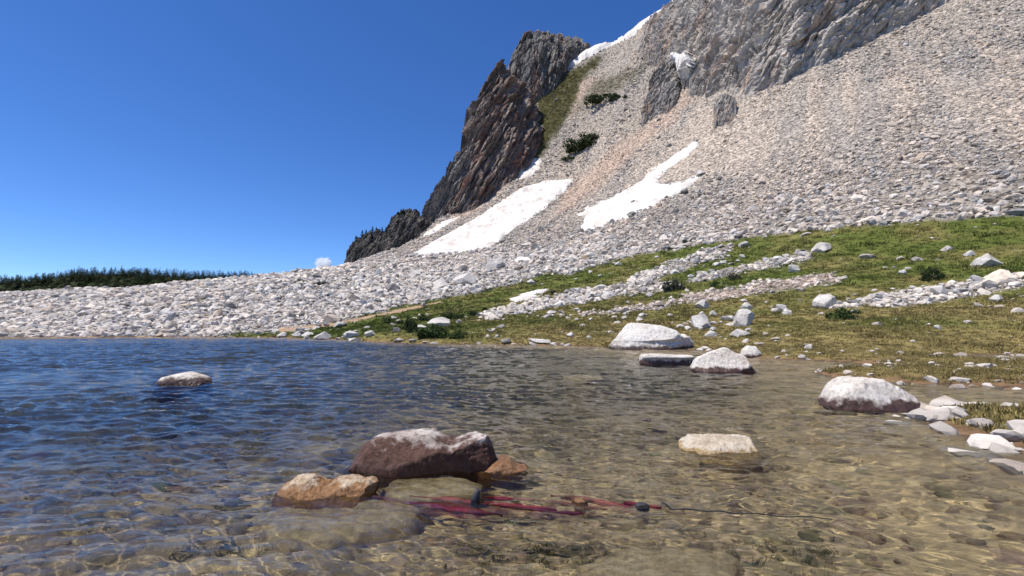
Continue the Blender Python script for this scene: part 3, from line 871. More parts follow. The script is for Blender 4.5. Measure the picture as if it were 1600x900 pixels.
# talus: constant number of stones per patch of view, each sized by zone and distance
def talus(n, seed, r0, r1, smin, smax, name, label, keepfun=None):
    X, Y, R = polar(n, r0, r1, seed=seed)
    Z = height(X, Y); z_ = zones(X, Y, Z)
    r = np.random.default_rng(seed + 1)
    p = (1 - z_['grass']) * (1 - 0.9 * z_['gully']) * (1 - 0.9 * z_['path'])
    p = np.where(Z < 0.15, 0, p)
    p = p * np.where(in_snow(z_['px'], z_['py'], r.exponential(1.6, n) - 1.2), 0.0, 1.0)
    p = p * (0.55 + 0.45 * smooth(-0.3, 0.2, n2(X, Y, 8, 3, 81)))
    p = p * np.where(sdist(z_['px'], z_['py'], Z_CLIFF) > 2, 0.0, 1.0)
    k = r.random(n) < p
    X, Y, Z, R = X[k], Y[k], Z[k], R[k]; z_ = {a: b[k] for a, b in z_.items()}
    u = r.random(len(X))
    s = smin * (smax / smin) ** (u ** 3.0) * np.clip(R / 120, 0.5, 2.2)
    fine = np.clip(z_['pink'] + 0.8 * z_['beige'], 0, 1)
    sl = X * 0.82 - Y * 0.57; ll = X * 0.57 + Y * 0.82
    chute = fbm(np.stack([sl / 14, ll / 90, np.zeros_like(sl) + 2], -1), 3, 47)
    s = s * (1 - 0.45 * fine) * np.exp(1.1 * np.clip(chute, -.5, .5) * smooth(15, 50, Z)) * (1 - 0.45 * smooth(22, 80, Z) * smooth(260, 200, R)) * (1 - 0.2 * smooth(30, 90, Z)) * (1 + 0.25 * smooth(60, 15, Z))
    big = r.random(len(X)) < 0.012
    s = np.minimum(np.where(big, s * 2.2, s), 1.5)
    c = stone_colour(X, Y, Z, z_)
    hsv = r.normal(size=len(X))
    c = c * np.clip(1 + 0.27 * hsv, .4, 1.35)[:, None] * np.array([1, 1, 1]) + r.normal(size=(len(X), 1)) * np.array([[.025, .006, -.012]])
    scl = np.stack([s * r.uniform(.7, 1.35, len(X)), s * r.uniform(.7, 1.2, len(X)), s * r.uniform(.45, 1.0, len(X))], -1)
    rot = np.stack([r.normal(size=len(X)) * .35, r.normal(size=len(X)) * .35, r.random(len(X)) * 6.28], -1)
    return scatter(name, np.stack([X, Y, Z + s * 0.12], -1), scl, rot, np.clip(c, .05, .72), r.integers(0, 14, len(X)), STONES, label, 'stones')

talus(200000, 201, 30, 200, 0.12, 0.80, 'talus_stones', 'pale rubble of broken stone on the lower mountainside and in strips on the meadow')
talus(360000, 205, 150, 430, 0.07, 0.42, 'scree_stones', 'fine grey and tan scree stones of the upper mountainside')

# loose stones on the meadow and along the shore
X, Y, R = polar(12000, 6, 150, seed=301)
Z = height(X, Y); z_ = zones(X, Y, Z); r = np.random.default_rng(302)
p = z_['grass'] * (0.16 + 0.5 * smooth(0.05, 0.5, n2(X, Y, 12, 3, 83))) + 0.9 * (np.abs(Z) < 0.12) * 0.5
p = np.where(Z < -0.15, 0, p); k = r.random(len(X)) < p
X, Y, Z, R, z_ = X[k], Y[k], Z[k], R[k], {a: b[k] for a, b in z_.items()}
s = 0.09 * (0.62 / 0.09) ** (r.random(len(X)) ** 2.2) * np.clip(R / 70, .4, 1.6)
c = np.where(r.random((len(X), 1)) < .8, C_WHITE, C_TAN) * r.uniform(.65, 1.1, (len(X), 1))
scatter('meadow_stones', np.stack([X, Y, Z + s * .1], -1), np.stack([s * 1.2, s, s * .65], -1) * r.uniform(.75, 1.25, (len(X), 3)), np.stack([r.normal(size=len(X)) * .25, r.normal(size=len(X)) * .25, r.random(len(X)) * 6.28], -1), c, r.integers(0, 14, len(X)), STONES, 'small pale stones strewn over the grass and the shore', 'stones')

# cobbles of the lake floor
X, Y, R = polar(16000, 1.6, 26, seed=311)
Z = height(X, Y); r = np.random.default_rng(312)
k = (Z < -0.12) & (r.random(len(X)) < 0.35 + 0.6 * smooth(-.2, .3, n2(X, Y, 1.2, 3, 85)))
X, Y, Z, R = X[k], Y[k], Z[k], R[k]
s = 0.012 * (0.12 / 0.012) ** (r.random(len(X)) ** 2.0) * np.clip(R / 6, .6, 2.2)
s = np.minimum(s, -Z * 0.7)
c = np.array([.38, .295, .19]) * r.uniform(.3, 1.5, (len(X), 1)) * (1 - .7 * smooth(-.55, -1.4, Z))[:, None] + r.normal(size=(len(X), 3)) * .015
scatter('lakebed_cobbles', np.stack([X, Y, Z + s * .15], -1), np.stack([s * 1.3, s, s * .55], -1) * r.uniform(.75, 1.25, (len(X), 3)), np.stack([r.normal(size=len(X)) * .2, r.normal(size=len(X)) * .2, r.random(len(X)) * 6.28], -1), np.clip(c, .02, .6), r.integers(0, 14, len(X)), COBBLES, 'brown cobbles on the floor of the shallow water', 'cobbles')

# ------------------------------------------------------------------ boulders
WARM = ((.50, .475, .44), (.33, .30, .27), (.62, .60, .57))
M_PALE = mat_rock('pale_quartzite', (.52, .49, .455), (.35, .32, .29), (.62, .60, .57), 0.6, bump_d=0.10)
M_GREYR = mat_rock('grey_rock', (.20, .19, .18), (.11, .10, .095), (.30, .285, .27), 0.6, bump_d=0.10)
M_SHORE = mat_rock('shore_quartzite', (.52, .50, .47), (.34, .31, .28), (.64, .62, .60), 0.8, rust=(.10, .065, .045), rust_z=(-0.1, 0.4), bump_d=0.05, wet_z=(0.0, 0.25))

BM = {}
def boulder(label, px, py, w, h, mat=None, seed=1, group=None, name='boulder', depth=0.85, rz=None, sub=4, sink=0.22, cuts=16):
    """px, py: middle of the foot on the ground; w, h: width and height in photo pixels"""
    P = hit(px, py)
    if P is None: return None
    sc_ = P[1] / F
    m = BM.get((seed % 40, mat.name if mat else 0))
    if m is None:
        v, f = rock_verts(sub, 500 + seed % 40, cuts, 0.5, 0.9, 0.06)
        v[:, :2] *= (1 - 0.28 * v[:, 2:3])
        m = np_mesh('boulder', v, f, mat or M_PALE, False); BM[(seed % 40, mat.name if mat else 0)] = m
    o = bpy.data.objects.new(name, m); COL.objects.link(o)
    W, H = w * sc_, h * sc_
    o.scale = (W / 2 * 1.04, W / 2 * depth, H / (2 * (1 - sink)))
    o.location = (P[0], P[1] + W / 2 * depth * 0.5, P[2] + H / (2 * (1 - sink)) * (1 - 2 * sink))
    o.rotation_euler = (0, 0, (seed * 1.7) % 6.28 if rz is None else rz)
    if abs(math.sin(o.rotation_euler.z)) > 0.5: o.scale.x, o.scale.y = W / 2 * 0.95, W / 2 * 0.95
    return tag(o, label, 'boulder', group)

G1 = 'boulders along the far shore'; G2 = 'boulders on the meadow by the right shore'; G3 = 'large boulders standing out of the talus'
SH = [
    ('pale pointed boulder at the waterline near the left end of the far shore', 503, 531, 28, 13, M_SHORE, 1, G1),
    ('white hump-backed boulder second from the left along the far shore', 546, 528, 25, 12, M_SHORE, 2, G1),
    ('leaning white boulder at the water edge left of the shore shrubs', 577, 526, 20, 10, M_SHORE, 3, G1),
    ('white boulder set back in the grass above the left shore', 531, 511, 20, 9, M_PALE, 4, G1),
    ('lone small white rock standing in the blue water at far left', 447, 539, 15, 5, M_SHORE, 5, G1),
    ('flat pale rock at the water edge below the shrubs', 623, 534, 18, 6, M_SHORE, 6, G1),
    ('small flat rock in the shallows right of the pointed boulder', 544, 533, 13, 4, M_SHORE, 7, G1),
    ('small dark tilted rock at the far shore', 560, 533, 9, 6, M_GREYR, 8, G1),
    ('tiny white rock in the water off the far shore', 568, 537, 9, 3.5, M_SHORE, 9, G1),
    ('pale low rock at the foot of the left talus, leftmost on the shore', 440, 527, 18, 8, M_SHORE, 10, G1),
    ('pale blocky rock by the water at the foot of the left talus', 462, 526, 18, 9, M_SHORE, 11, G1),
    ('broad pale rock by the water between talus and grass', 480, 526, 22, 7, M_SHORE, 12, G1),
    ('big white whaleback boulder among the dark shrubs', 685, 511, 38, 16, M_PALE, 13, G1),
    ('low white ledge joined to the left of the whaleback boulder', 654, 513, 30, 6, M_PALE, 14, G1),
    ('small grey boulder left of the dark shrub', 619, 519, 13, 8, M_GREYR, 15, G1),
    ('dark boulder at the water edge in the middle of the far shore', 791, 537, 19, 8, M_GREYR, 16, G1),
    ('long flat pale rock at the middle shore', 845, 536, 42, 7, M_SHORE, 17, G1),
    ('small pale stone right of the long flat rock', 866, 539, 12, 4, M_SHORE, 18, G1),
    ('small round stone at the shore near the big boulder', 879, 540, 10, 4, M_SHORE, 19, G1),
    ('white stone half sunk in the grass above the middle shore', 862, 490, 20, 5, M_PALE, 20, G1),
    ('upright white block standing on the grass behind the big shore boulder', 1096, 513, 32, 22, M_PALE, 21, G2),
    ('small white block perched just right of the upright block', 1116, 493, 12, 8, M_PALE, 22, G2),
    ('white boulder lying in the pink gravel band', 1099, 482, 23, 15, M_PALE, 23, G2),
    ('flat tilted slab in the boulder heap at the right edge of the meadow', 1144, 501, 30, 8, M_PALE, 24, G2),
    ('largest jagged boulder of the heap at the right edge of the meadow', 1166, 508, 34, 26, M_PALE, 25, G2),
    ('topmost small boulder of the heap at the right edge', 1168, 484, 18, 12, M_PALE, 26, G2),
    ('rounded white boulder in front of the boulder heap', 1158, 526, 30, 12, M_PALE, 27, G2),
    ('small white stone on dry grass between block and heap', 1114, 526, 18, 10, M_PALE, 28, G2),
    ('flat low stone touching the right of the big shore boulder', 1102, 546, 20, 5, M_SHORE, 29, G2),
    ('row stone in the grass right above the big shore boulder', 1064, 512, 14, 6, M_PALE, 30, G2),
    ('broken white stone left of the upright block', 1076, 515, 14, 6, M_PALE, 31, G2),
    ('big white domed boulder at the foot of the scree', 775, 419, 40, 17, M_PALE, 32, G3),
    ('large pale split boulder below the domed boulder', 726, 446, 42, 20, M_PALE, 33, G3),
    ('blocky pale boulder left of the split boulder', 690, 451, 26, 16, M_PALE, 34, G3),
    ('dark round boulder above the split boulder', 723, 425, 16, 12, M_GREYR, 35, G3),
    ('dark-faced wedge boulder in the left talus', 612, 457, 30, 15, M_GREYR, 36, G3),
    ('grey boulder beside the dark wedge in the talus', 648, 432, 20, 11, M_PALE, 37, G3),
    ('white boulder in the scrubby grass under the scree', 830, 444, 17, 9, M_PALE, 38, G3),
    ('long pale boulder on the scree below the large snowfield', 823, 386, 20, 10, M_PALE, 39, G3),
    ('small dark boulder on the scree right of the large snowfield', 846, 361, 12, 8, M_GREYR, 8, G3),
    ('pale boulder at the right end of the upper grass band', 1164, 386, 20, 10, M_PALE, 3, G3),
    ('dark boulder at the lower edge of the ragged snowfield', 957, 350, 11, 9, M_GREYR, 15, G3),
    ('grey pair-stone boulder at the right rim of the ragged snowfield', 988, 338, 16, 9, M_GREYR, 35, G3),
    ('dark boulder lying in the middle of the ragged snowfield', 990, 318, 9, 6, M_GREYR, 36, G3),
    ('grey boulder at the tip of the ragged snowfield', 1071, 302, 14, 8, M_GREYR, 16, G3),
    ('rounded boulder on the scree near the snow tail', 1097, 272, 15, 9, M_PALE, 34, G3),
    ('pale boulder below the domed boulder in the rubble', 745, 452, 18, 10, M_PALE, 2, G3),
    ('angular grey boulder high in the left talus', 575, 447, 20, 11, M_PALE, 11, G3),
    ('white boulder in the left talus above the path', 560, 468, 18, 10, M_PALE, 21, G3),
    ('flat white boulder on the rubble strip above the meadow', 905, 458, 34, 9, M_PALE, 24, G3),
    ('pale flat boulder at the head of the rubble strip', 940, 452, 26, 8, M_PALE, 6, G3),
]
LM = [('the pointed shore boulder', 503, 525), ('the hump-backed shore boulder', 546, 522), ('the dark-faced wedge boulder', 612, 450), ('the split boulder', 726, 437), ('the domed talus boulder', 775, 411),
      ('the dark round boulder', 723, 419), ('the large snowfield foot', 660, 400), ('the left olive scrub', 462, 444), ('the right olive scrub', 498, 447), ('the black outcrop foot', 560, 412), ('the sandy path', 640, 480),
      ('the white boulder over the path', 560, 464), ('the leftmost shore rock', 440, 523), ('the broad shore rock', 480, 522), ('the angular grey boulder', 575, 442), ('the blocky boulder', 690, 444), ('the rounded black outcrop', 630, 380),
      ('the little snow remnant', 815, 404), ('the low snow strip', 828, 462), ('the long pale scree boulder', 823, 380), ('the ragged snowfield', 980, 320), ('the snow tail', 1050, 250), ('the large spruce mat', 914, 235),
      ('the highest spruce mat', 936, 168), ('the broken outcrop', 1030, 150), ('the small grey outcrop', 1134, 165), ('the big grey-green bush', 1057, 446), ('the dark compact bush', 1119, 444), ('the grey right-edge bush', 1150, 430),
      ('the upright white block', 1096, 502), ('the gravel-band boulder', 1099, 474), ('the right-edge boulder heap', 1163, 497), ('the huge domed boulder', 1020, 525), ('the half-sunk white stone', 862, 488), ('the wedge of green', 885, 440),
      ('the rubble strip boulder', 905, 454), ('the bush above the grass band', 1048, 388), ('the band-end pale boulder', 1164, 381), ('the snow-tail boulder', 1097, 268), ('the pink scree band', 960, 250), ('the beige scree', 1110, 215),
      ('the far right willow', 1330, 485), ('the far right dark shrub', 1470, 428), ('the far right shoal rock', 1360, 615), ('the far right cliff foot', 1480, 250), ('the far left shoal rock', 290, 590), ('the distant wood', 150, 440), ('the far left lake corner', 30, 525), ('the moraine middle', 220, 490)]
for q in SH:
    boulder(q[0], *q[1:5], q[5], q[6], q[7])

# more large blocks through the talus and over the meadow, each told by the landmark it lies beside
LANDMARKS = [(q[1], q[2], q[0]) for q in LM]
USED = set()
def side(dx, dy):
    a = math.degrees(math.atan2(-dy, dx)) % 360
    return ['right of', 'above and right of', 'just above', 'above and left of', 'left of', 'below and left of', 'just below', 'below and right of'][int((a + 22.5) // 45) % 8]
r = np.random.default_rng(77)
def strew(n, box, wr_, what, group, mats, cond=None, reach=110):
    k = 0; tries = 0
    while k < n and tries < n * 12:
        tries += 1
        px, py = r.uniform(box[0], box[2]), r.uniform(box[1], box[3])
        P = hit(px, py)
        if P is None or P[2] < 0.3: continue
        w = wr_[0] * (wr_[1] / wr_[0]) ** (r.random() ** 1.7)
        mat = mats[int(r.integers(len(mats)))]
        zz = zones(P[None, 0], P[None, 1], P[None, 2])
        if in_snow(zz['px'], zz['py'])[0]: continue
        if cond and not cond(zz): continue
        lab = None
        for d, (lx, ly, ln) in sorted((math.hypot(px - l[0], py - l[1]), l) for l in LANDMARKS):
            if d > reach or d < 8: continue
            t_ = '%s %s %s %s' % ('grey' if mat is M_GREYR else 'white', what, side(px - lx, py - ly), ln)
            if t_ not in USED: lab = t_; break
        if lab is None: continue
        USED.add(lab)
        boulder(lab, px, py, w, w * r.uniform(.45, .7), mat, int(r.integers(1, 40)), group)
        k += 1
scree = lambda z: z['grass'][0] < 0.3 and z['gully'][0] < 0.3
strew(60, (430, 430, 760, 512), (8, 17), 'block in the rubble', 'blocks in the left rubble', [M_PALE, M_PALE, M_PALE, M_GREYR], scree)
strew(40, (760, 370, 1170, 440), (7, 14), 'block in the rubble', 'blocks in the rubble above the meadow', [M_PALE, M_PALE, M_GREYR], scree)
strew(32, (860, 180, 1170, 370), (6, 11), 'block on the scree', 'blocks on the upper scree', [M_PALE, M_GREYR], scree)
strew(30, (880, 395, 1172, 530), (6, 13), 'stone block on grass', 'blocks on the green benches', [M_PALE], lambda z: z['grass'][0] > .5)
strew(14, (1200, 380, 1590, 560), (10, 34), 'boulder on the meadow', 'boulders on the far right meadow', [M_PALE], None, 160)
strew(16, (20, 470, 415, 522), (8, 20), 'block on the moraine', 'blocks on the left moraine', [M_PALE, M_PALE, M_GREYR], None, 160)

# ------------------------------------------------------------------ hero rocks standing in the water
def loaf(name, label, sil, yb, depth, mat, seed, under=0.5, nu=150, nt=110, power=3.0, rough=0.05, cuts=22, lean=0.0, cat='boulder', group='rocks standing in the lake', cut=(0.86, 0.98), strata=0.0, undercut=0.0, uc_h=0.45):
    """sil: upper outline (photo px, left to right, ends at the water); yb: px row where the front meets the water; depth in metres"""
    xm = (sil[0][0] + sil[-1][0]) / 2
    Y0 = onwater(xm, yb)[1]
    Yc = Y0 + depth * 0.5
    W = np.array([at(x, y, Yc) for x, y in sil])
    u = np.linspace(W[0, 0], W[-1, 0], nu)
    h = np.maximum(np.interp(u, W[:, 0], np.maximum(W[:, 2], 0.0)), 0.0)
    s = np.linspace(-1, 1, nu)
    e = np.maximum(1 - np.abs(s) ** 2.6, 0.0) ** 0.42
    hd = depth / 2 * np.maximum(e, 0.03)
    ph = np.linspace(-0.42 * math.pi, 1.42 * math.pi, nt)[:, None]
    sp = lambda a: np.sign(a) * np.abs(a) ** (2 / power)
    cy, cz = -sp(np.cos(ph)), sp(np.sin(ph))
    Z = np.where(cz > 0, cz * h[None], cz * under * (0.3 + 0.7 * e[None]))
    Yv = Yc + hd[None] * cy + lean * Z
    Yv = Yv + undercut * depth * np.where(cy < 0, 1, 0) * e[None] * smooth(uc_h, uc_h * 0.55, Z / np.maximum(h.max(), 1e-3)) * smooth(-1.2, -0.6, cy)[::-1] ** 0
    P = np.stack([np.broadcast_to(u[None], Z.shape), Yv, Z], -1).copy()
    sz = (W[-1, 0] - W[0, 0]) / 2
    c = np.array([W[:, 0].mean(), Yc, 0.0])
    r_ = np.random.default_rng(seed)
    L = P - c
    for _ in range(cuts):
        n = r_.normal(size=3) * np.array([.6, 1, .8]); n /= np.linalg.norm(n)
        d = L @ n; lim = d.max() * r_.uniform(*cut)
        ex = np.maximum(0, d - lim); L = L - ex[..., None] * n
    L0 = P - c
    L[..., 2] *= L0[..., 2].max() / max(L[..., 2].max(), 1e-6)
    x0_, x1_ = L[..., 0].min(), L[..., 0].max()
    L[..., 0] = L0[..., 0].min() + (L[..., 0] - x0_) / (x1_ - x0_) * (L0[..., 0].max() - L0[..., 0].min())
    P = L + c
    n = grid_normals(P)
    if (n * (P - c)).sum() < 0: n = -n
    q = P / (sz * 0.5)
    D = fbm(q + seed, 5, seed, 0.55) * 0.9
    d1, d2, idv = worley(q * 2.0 + seed, seed + 2)
    D = D + (idv - .5) * 0.22 - 0.10 * smooth(0.10, 0.0, d2 - d1)
    if strata:
        D = D + strata * ridged(np.stack([P[..., 0] / sz * 0.7, P[..., 1] / sz, (P[..., 2] + 0.35 * P[..., 0]) / sz * 5], -1), 3, seed + 5)
    D = D + fbm(q * 6, 4, seed + 8, 0.65) * 0.55 + ridged(q * 2.2 + 4, 3, seed + 9) * 0.25
    P = P + n * (D * rough * sz)[..., None]
    m = np_mesh(name, P, grid_faces(nt, nu), mat, True)
    o = link(bpy.data.objects.new(name, m))
    # origin at the foot
    o.location = (c[0], c[1], 0); m.transform(__import__('mathutils').Matrix.Translation(-Vector((c[0], c[1], 0))))
    o.cycles.is_caustics_receiver = True
    return tag(o, label, cat, group)

M_DARKB = mat_rock('bleached_red_rock', (.47, .42, .385), (.31, .25, .22), (.58, .545, .51), 1.6, rust=(.088, .045, .033), rust_z=(0.14, 0.50), bump_d=0.03, wet_z=(0.0, 0.16), crack=0.2)
M_TANB = mat_rock('tan_rock', (.47, .37, .26), (.30, .20, .13), (.62, .55, .45), 2.2, rust=(.25, .13, .055), rust_z=(-0.01, 0.19), bump_d=0.035, wet_z=(0.0, 0.10))
M_SPECK = mat_rock('speckled_tan_rock', (.52, .44, .34), (.36, .29, .21), (.62, .57, .49), 3.0, rust=(.34, .235, .11), rust_z=(-0.03, 0.09), bump_d=0.03, wet_z=(0.0, 0.08))
M_ORANGE = mat_rock('rusty_wet_rock', (.20, .10, .045), (.09, .042, .02), (.31, .18, .09), 2.2, bump_d=0.02, rough=0.35)
M_BIG = mat_rock('white_shore_rock', (.57, .54, .50), (.43, .38, .33), (.66, .64, .61), 0.7, rust=(.075, .05, .042), rust_z=(-0.05, 0.55), bump_d=0.05, wet_z=(0.0, 0.3))
M_SLABR = mat_rock('rust_edged_slab_rock', (.57, .53, .48), (.42, .36, .31), (.66, .63, .60), 1.0, rust=(.075, .043, .035), rust_z=(-0.02, 0.36), bump_d=0.03, wet_z=(0.0, 0.2))
M_SUNK = mat_rock('sunken_slab_rock', (.52, .41, .26), (.34, .26, .15), (.62, .52, .36), 2.2, bump_d=0.04, rough=0.7, crack=0.3)

loaf('boulder', 'large two-humped dark red boulder with a bleached white top in the near water',
     [(539, 744), (544, 725), (556, 708), (571, 694), (594, 684), (634, 680), (678, 677), (692, 685), (706, 692), (732, 684), (760, 675), (784, 676), (794, 690), (796, 712), (793, 735), (790, 742)],
     744, 0.85, M_DARKB, 31, under=0.5, nu=240, nt=170, power=4.2, rough=0.035, cuts=34, cut=(0.8, 0.96), lean=-0.10, strata=0.3)
loaf('boulder', 'low rust-orange wet rock against the right end of the dark boulder',
     [(738, 738), (756, 730), (770, 721), (786, 715), (797, 719), (806, 728), (824, 740)], 741, 0.5, M_ORANGE, 33, under=0.35, nu=90, nt=70, rough=0.06, cuts=10)
loaf('boulder', 'low tan knobbly rock in the water at the left edge of the photo',
     [(436, 781), (441, 769), (447, 755), (462, 749), (483, 748), (494, 757), (508, 762), (524, 754), (545, 750), (562, 754), (578, 749), (588, 755), (593, 764), (592, 772), (588, 780)],
     781, 0.50, M_TANB, 37, under=0.4, nu=200, nt=130, power=2.3, rough=0.07, cuts=20, lean=0.6, strata=0.2, cut=(0.84, 0.97))
loaf('boulder', 'low speckled tan rock breaking the water at the right edge of the photo',
     [(1058, 706), (1070, 693), (1082, 684), (1105, 682), (1135, 682), (1160, 684), (1176, 690), (1182, 708)],
     709, 0.75, M_SPECK, 41, under=0.55, nu=150, nt=100, power=2.3, rough=0.07, cuts=30, lean=0.8, cut=(0.8, 0.96))
loaf('boulder', 'huge white domed boulder with a dark undercut foot at the far shore',
     [(953, 547), (962, 535), (975, 520), (992, 507), (1010, 505), (1035, 508), (1055, 515), (1062, 523), (1068, 522), (1078, 530), (1085, 546)],
     548, 4.2, M_BIG, 43, under=0.8, nu=190, nt=130, power=2.6, rough=0.035, cuts=30, cut=(0.8, 0.96), lean=0.35, undercut=0.16, uc_h=0.5)
loaf('boulder', 'long flat-topped slab rock lying in the water below the domed boulder',
     [(1000, 570), (1002, 556), (1006, 553), (1030, 553), (1060, 555), (1078, 555), (1085, 560), (1086, 569)],
     570, 1.3, M_SLABR, 47, under=1.0, nu=150, nt=100, power=6.0, rough=0.02, cuts=8, cut=(0.94, 0.99), lean=0.1, undercut=0.12, uc_h=0.75)
loaf('boulder', 'pale jagged rock with a rusty foot in the water at the right edge',
     [(1079, 581), (1086, 566), (1096, 552), (1112, 543), (1128, 548), (1142, 556), (1152, 558), (1164, 566), (1178, 570), (1184, 583)],
     583, 1.5, M_SLABR, 53, under=0.9, nu=170, nt=120, power=3.0, rough=0.05, cuts=36, cut=(0.74, 0.94), lean=0.2, undercut=0.12, uc_h=0.4)
loaf('boulder', 'small pale rock behind the jagged rock at the right edge',
     [(1158, 560), (1162, 546), (1170, 540), (1180, 541), (1188, 550), (1190, 561)],
     560, 0.8, M_SLABR, 59, under=0.4, nu=80, nt=60, rough=0.04, cuts=12, lean=0.2)
loaf('boulder', 'large pale rock in the shallows at the right shore, beyond the jagged rock',
     [(1290, 640), (1300, 610), (1330, 590), (1370, 592), (1410, 612), (1425, 642)],
     644, 1.2, M_SLABR, 61, under=0.4, nu=110, nt=80, rough=0.05, cuts=18, lean=0.2)
loaf('boulder', 'low dark rock in deep water at far left',
     [(250, 600), (262, 588), (290, 582), (318, 590), (330, 601)],
     602, 1.0, M_SLABR, 67, under=2.2, nu=90, nt=70, rough=0.05, cuts=14, lean=0.2)

# slabs just under the surface
def slab(label, poly, z, thick, seed, mat=None):
    W = np.array([onwater(x, y, z) for x, y in poly])
    c = W.mean(0)
    ang = np.linspace(0, 2 * math.pi, 120, endpoint=False)
    pa = np.arctan2(W[:, 1] - c[1], W[:, 0] - c[0]); pr = np.hypot(W[:, 0] - c[0], W[:, 1] - c[1])
    o_ = np.argsort(pa); pa, pr = pa[o_], pr[o_]
    R = np.interp(ang, np.r_[pa - 2 * math.pi, pa, pa + 2 * math.pi], np.r_[pr, pr, pr])
    rings = []
    for f_, dz in [(0.0, 0), (.2, 0), (.4, 0), (.6, 0), (.75, 0), (.88, -.005), (.96, -.02), (1.0, -.06), (1.03, -thick)]:
        rings.append(np.stack([c[0] + R * f_ * np.cos(ang), c[1] + R * f_ * np.sin(ang), np.full(120, z + dz)], -1))
    P = np.stack(rings)
    P[..., 2] += fbm(P * 3.0 + seed, 4, seed) * 0.05 + ridged(P * 5.0 + seed, 3, seed + 4) * 0.02
    P[..., :2] += np.stack([fbm(P * 3 + seed, 4, seed + 1), fbm(P * 3 + 5 + seed, 4, seed + 2)], -1) * 0.16 * (np.arange(9)[:, None, None] / 8.0)
    m = np_mesh('submerged_slab', P, grid_faces(9, 120, True), mat or M_SUNK)
    o = link(bpy.data.objects.new('submerged_slab', m))
    o.cycles.is_caustics_receiver = True
    return tag(o, label, 'slab', 'flat slabs just under the water')
slab('pale flat slab under the water between the dark boulder and the red streaks', [(598, 770), (625, 757), (680, 754), (735, 758), (748, 770), (735, 782), (680, 790), (620, 786)], -0.10, 0.45, 3)
slab('broad tan slab under the water at the lower left', [(420, 812), (470, 800), (560, 797), (640, 800), (662, 812), (640, 832), (570, 850), (470, 858), (415, 850)], -0.14, 0.35, 4)
slab('dim submerged rock in the blue water behind the tan rock', [(470, 712), (500, 704), (530, 703), (534, 712), (500, 718)], -0.12, 1.0, 5)
slab('tan submerged slab at the lower right corner', [(900, 895), (960, 878), (1060, 872), (1150, 882), (1165, 905), (1040, 925), (940, 918)], -0.10, 0.25, 6)
slab('faint submerged rock in mid-lake below the big boulder', [(885, 602), (905, 597), (935, 600), (930, 605), (900, 606)], -0.28, 0.6, 7)

# ------------------------------------------------------------------ sunken crimson strip, its dark knob, and the thin dark line
def mat_strip():
    m, t, b = new_mat('crimson_strip')
    a = nd(t, 'ShaderNodeAttribute', attribute_name='albedo')
    n1 = noise_node(t, 14, 5, 0.6, vec=geo_pos(t))
    c = mixc(t, 1.0, a.outputs['Color'], ramp(t, n1.outputs['Fac'], [(0.3, (.5, .5, .55)), (0.7, (1.5, 1.4, 1.4))]), 'MULTIPLY')
    t.links.new(c, b.inputs['Base Color']); b.inputs['Roughness'].default_value = 0.6
    return m
M_STRIP = mat_strip()
def ribbon(name, pts, wid, z, parent, seed, cols):
    W = np.array([onwater(x, y, z) for x, y in pts])
    s = np.r_[0, np.cumsum(np.linalg.norm(np.diff(W, axis=0), axis=1))]
    u = np.linspace(0, s[-1], 90)
    C = np.stack([np.interp(u, s, W[:, k]) for k in range(3)], -1)
    T = np.gradient(C, axis=0); T /= np.linalg.norm(T, axis=1, keepdims=True)
    N = np.stack([-T[:, 1], T[:, 0], np.zeros(len(u))], -1)
    tt = np.linspace(0, 1, 90)
    w = wid * np.clip(np.minimum(tt, 1 - tt) * 7, .12, 1) * (1 + .5 * fbm(np.stack([u * 4, u * 0, u * 0 + seed], -1), 3, seed))
    rows = []
    for k in np.linspace(-1, 1, 9):
        q = C + N * (w * k)[:, None]
        q[:, 2] += .018 * (1 - k * k) + .02 * fbm(q * 6 + seed, 3, seed)
        rows.append(q)
    for k in (1, -1):      # underside
        q = C + N * (w * k)[:, None]; q[:, 2] -= .03; rows.append(q)
    P = np.stack(rows + [rows[0]])
    m = np_mesh(name, P, grid_faces(len(P), 90), M_STRIP)
    cc = np.stack([np.interp(tt, np.linspace(0, 1, len(cols)), np.array(cols)[:, k]) for k in range(3)], -1)
    set_attr(m, 'albedo', np.broadcast_to(cc[None], P.shape).reshape(-1, 3))
    return link(bpy.data.objects.new(name, m), parent)
NAVY, PURP, CRIM, DRED = (.015, .02, .055), (.15, .020, .085), (.36, .012, .036), (.17, .008, .02)
st = link(bpy.data.objects.new('sunken_strip', None)); st.location = onwater(800, 795, -0.12)
tag(st, 'long crimson and purple streaked strip lying just under the near water', 'strip')
kids = [ribbon('band', [(556, 780), (610, 789), (670, 799), (730, 808), (785, 814)], .036, -.09, st, 1, [NAVY, PURP, PURP, CRIM, NAVY]),
        ribbon('band', [(640, 785), (710, 790), (770, 797), (830, 803), (870, 805)], .032, -.09, st, 2, [DRED, CRIM, CRIM, CRIM, DRED]),
        ribbon('band', [(755, 786), (830, 791), (890, 798), (950, 805)], .030, -.09, st, 3, [CRIM, CRIM, DRED, DRED]),
        ribbon('band', [(860, 783), (920, 789), (970, 796), (1010, 801)], .028, -.08, st, 4, [DRED, CRIM, CRIM, PURP]),
        ribbon('band', [(975, 788), (1005, 790), (1022, 794), (1034, 796)], .022, -.03, st, 5, [DRED, CRIM, CRIM, DRED]),
        ribbon('band', [(780, 801), (850, 806), (915, 810)], .022, -.09, st, 7, [DRED, PURP, DRED]),
        ribbon('band', [(425, 800), (470, 793), (530, 787), (590, 784)], .07, -.12, st, 6, [NAVY, NAVY, NAVY, NAVY])]  # navy band added to paint the dark sky reflection in a crevice
for k in kids:
    k.cycles.is_caustics_receiver = True
    k.matrix_parent_inverse = __import__('mathutils').Matrix.Translation(-Vector(st.location))
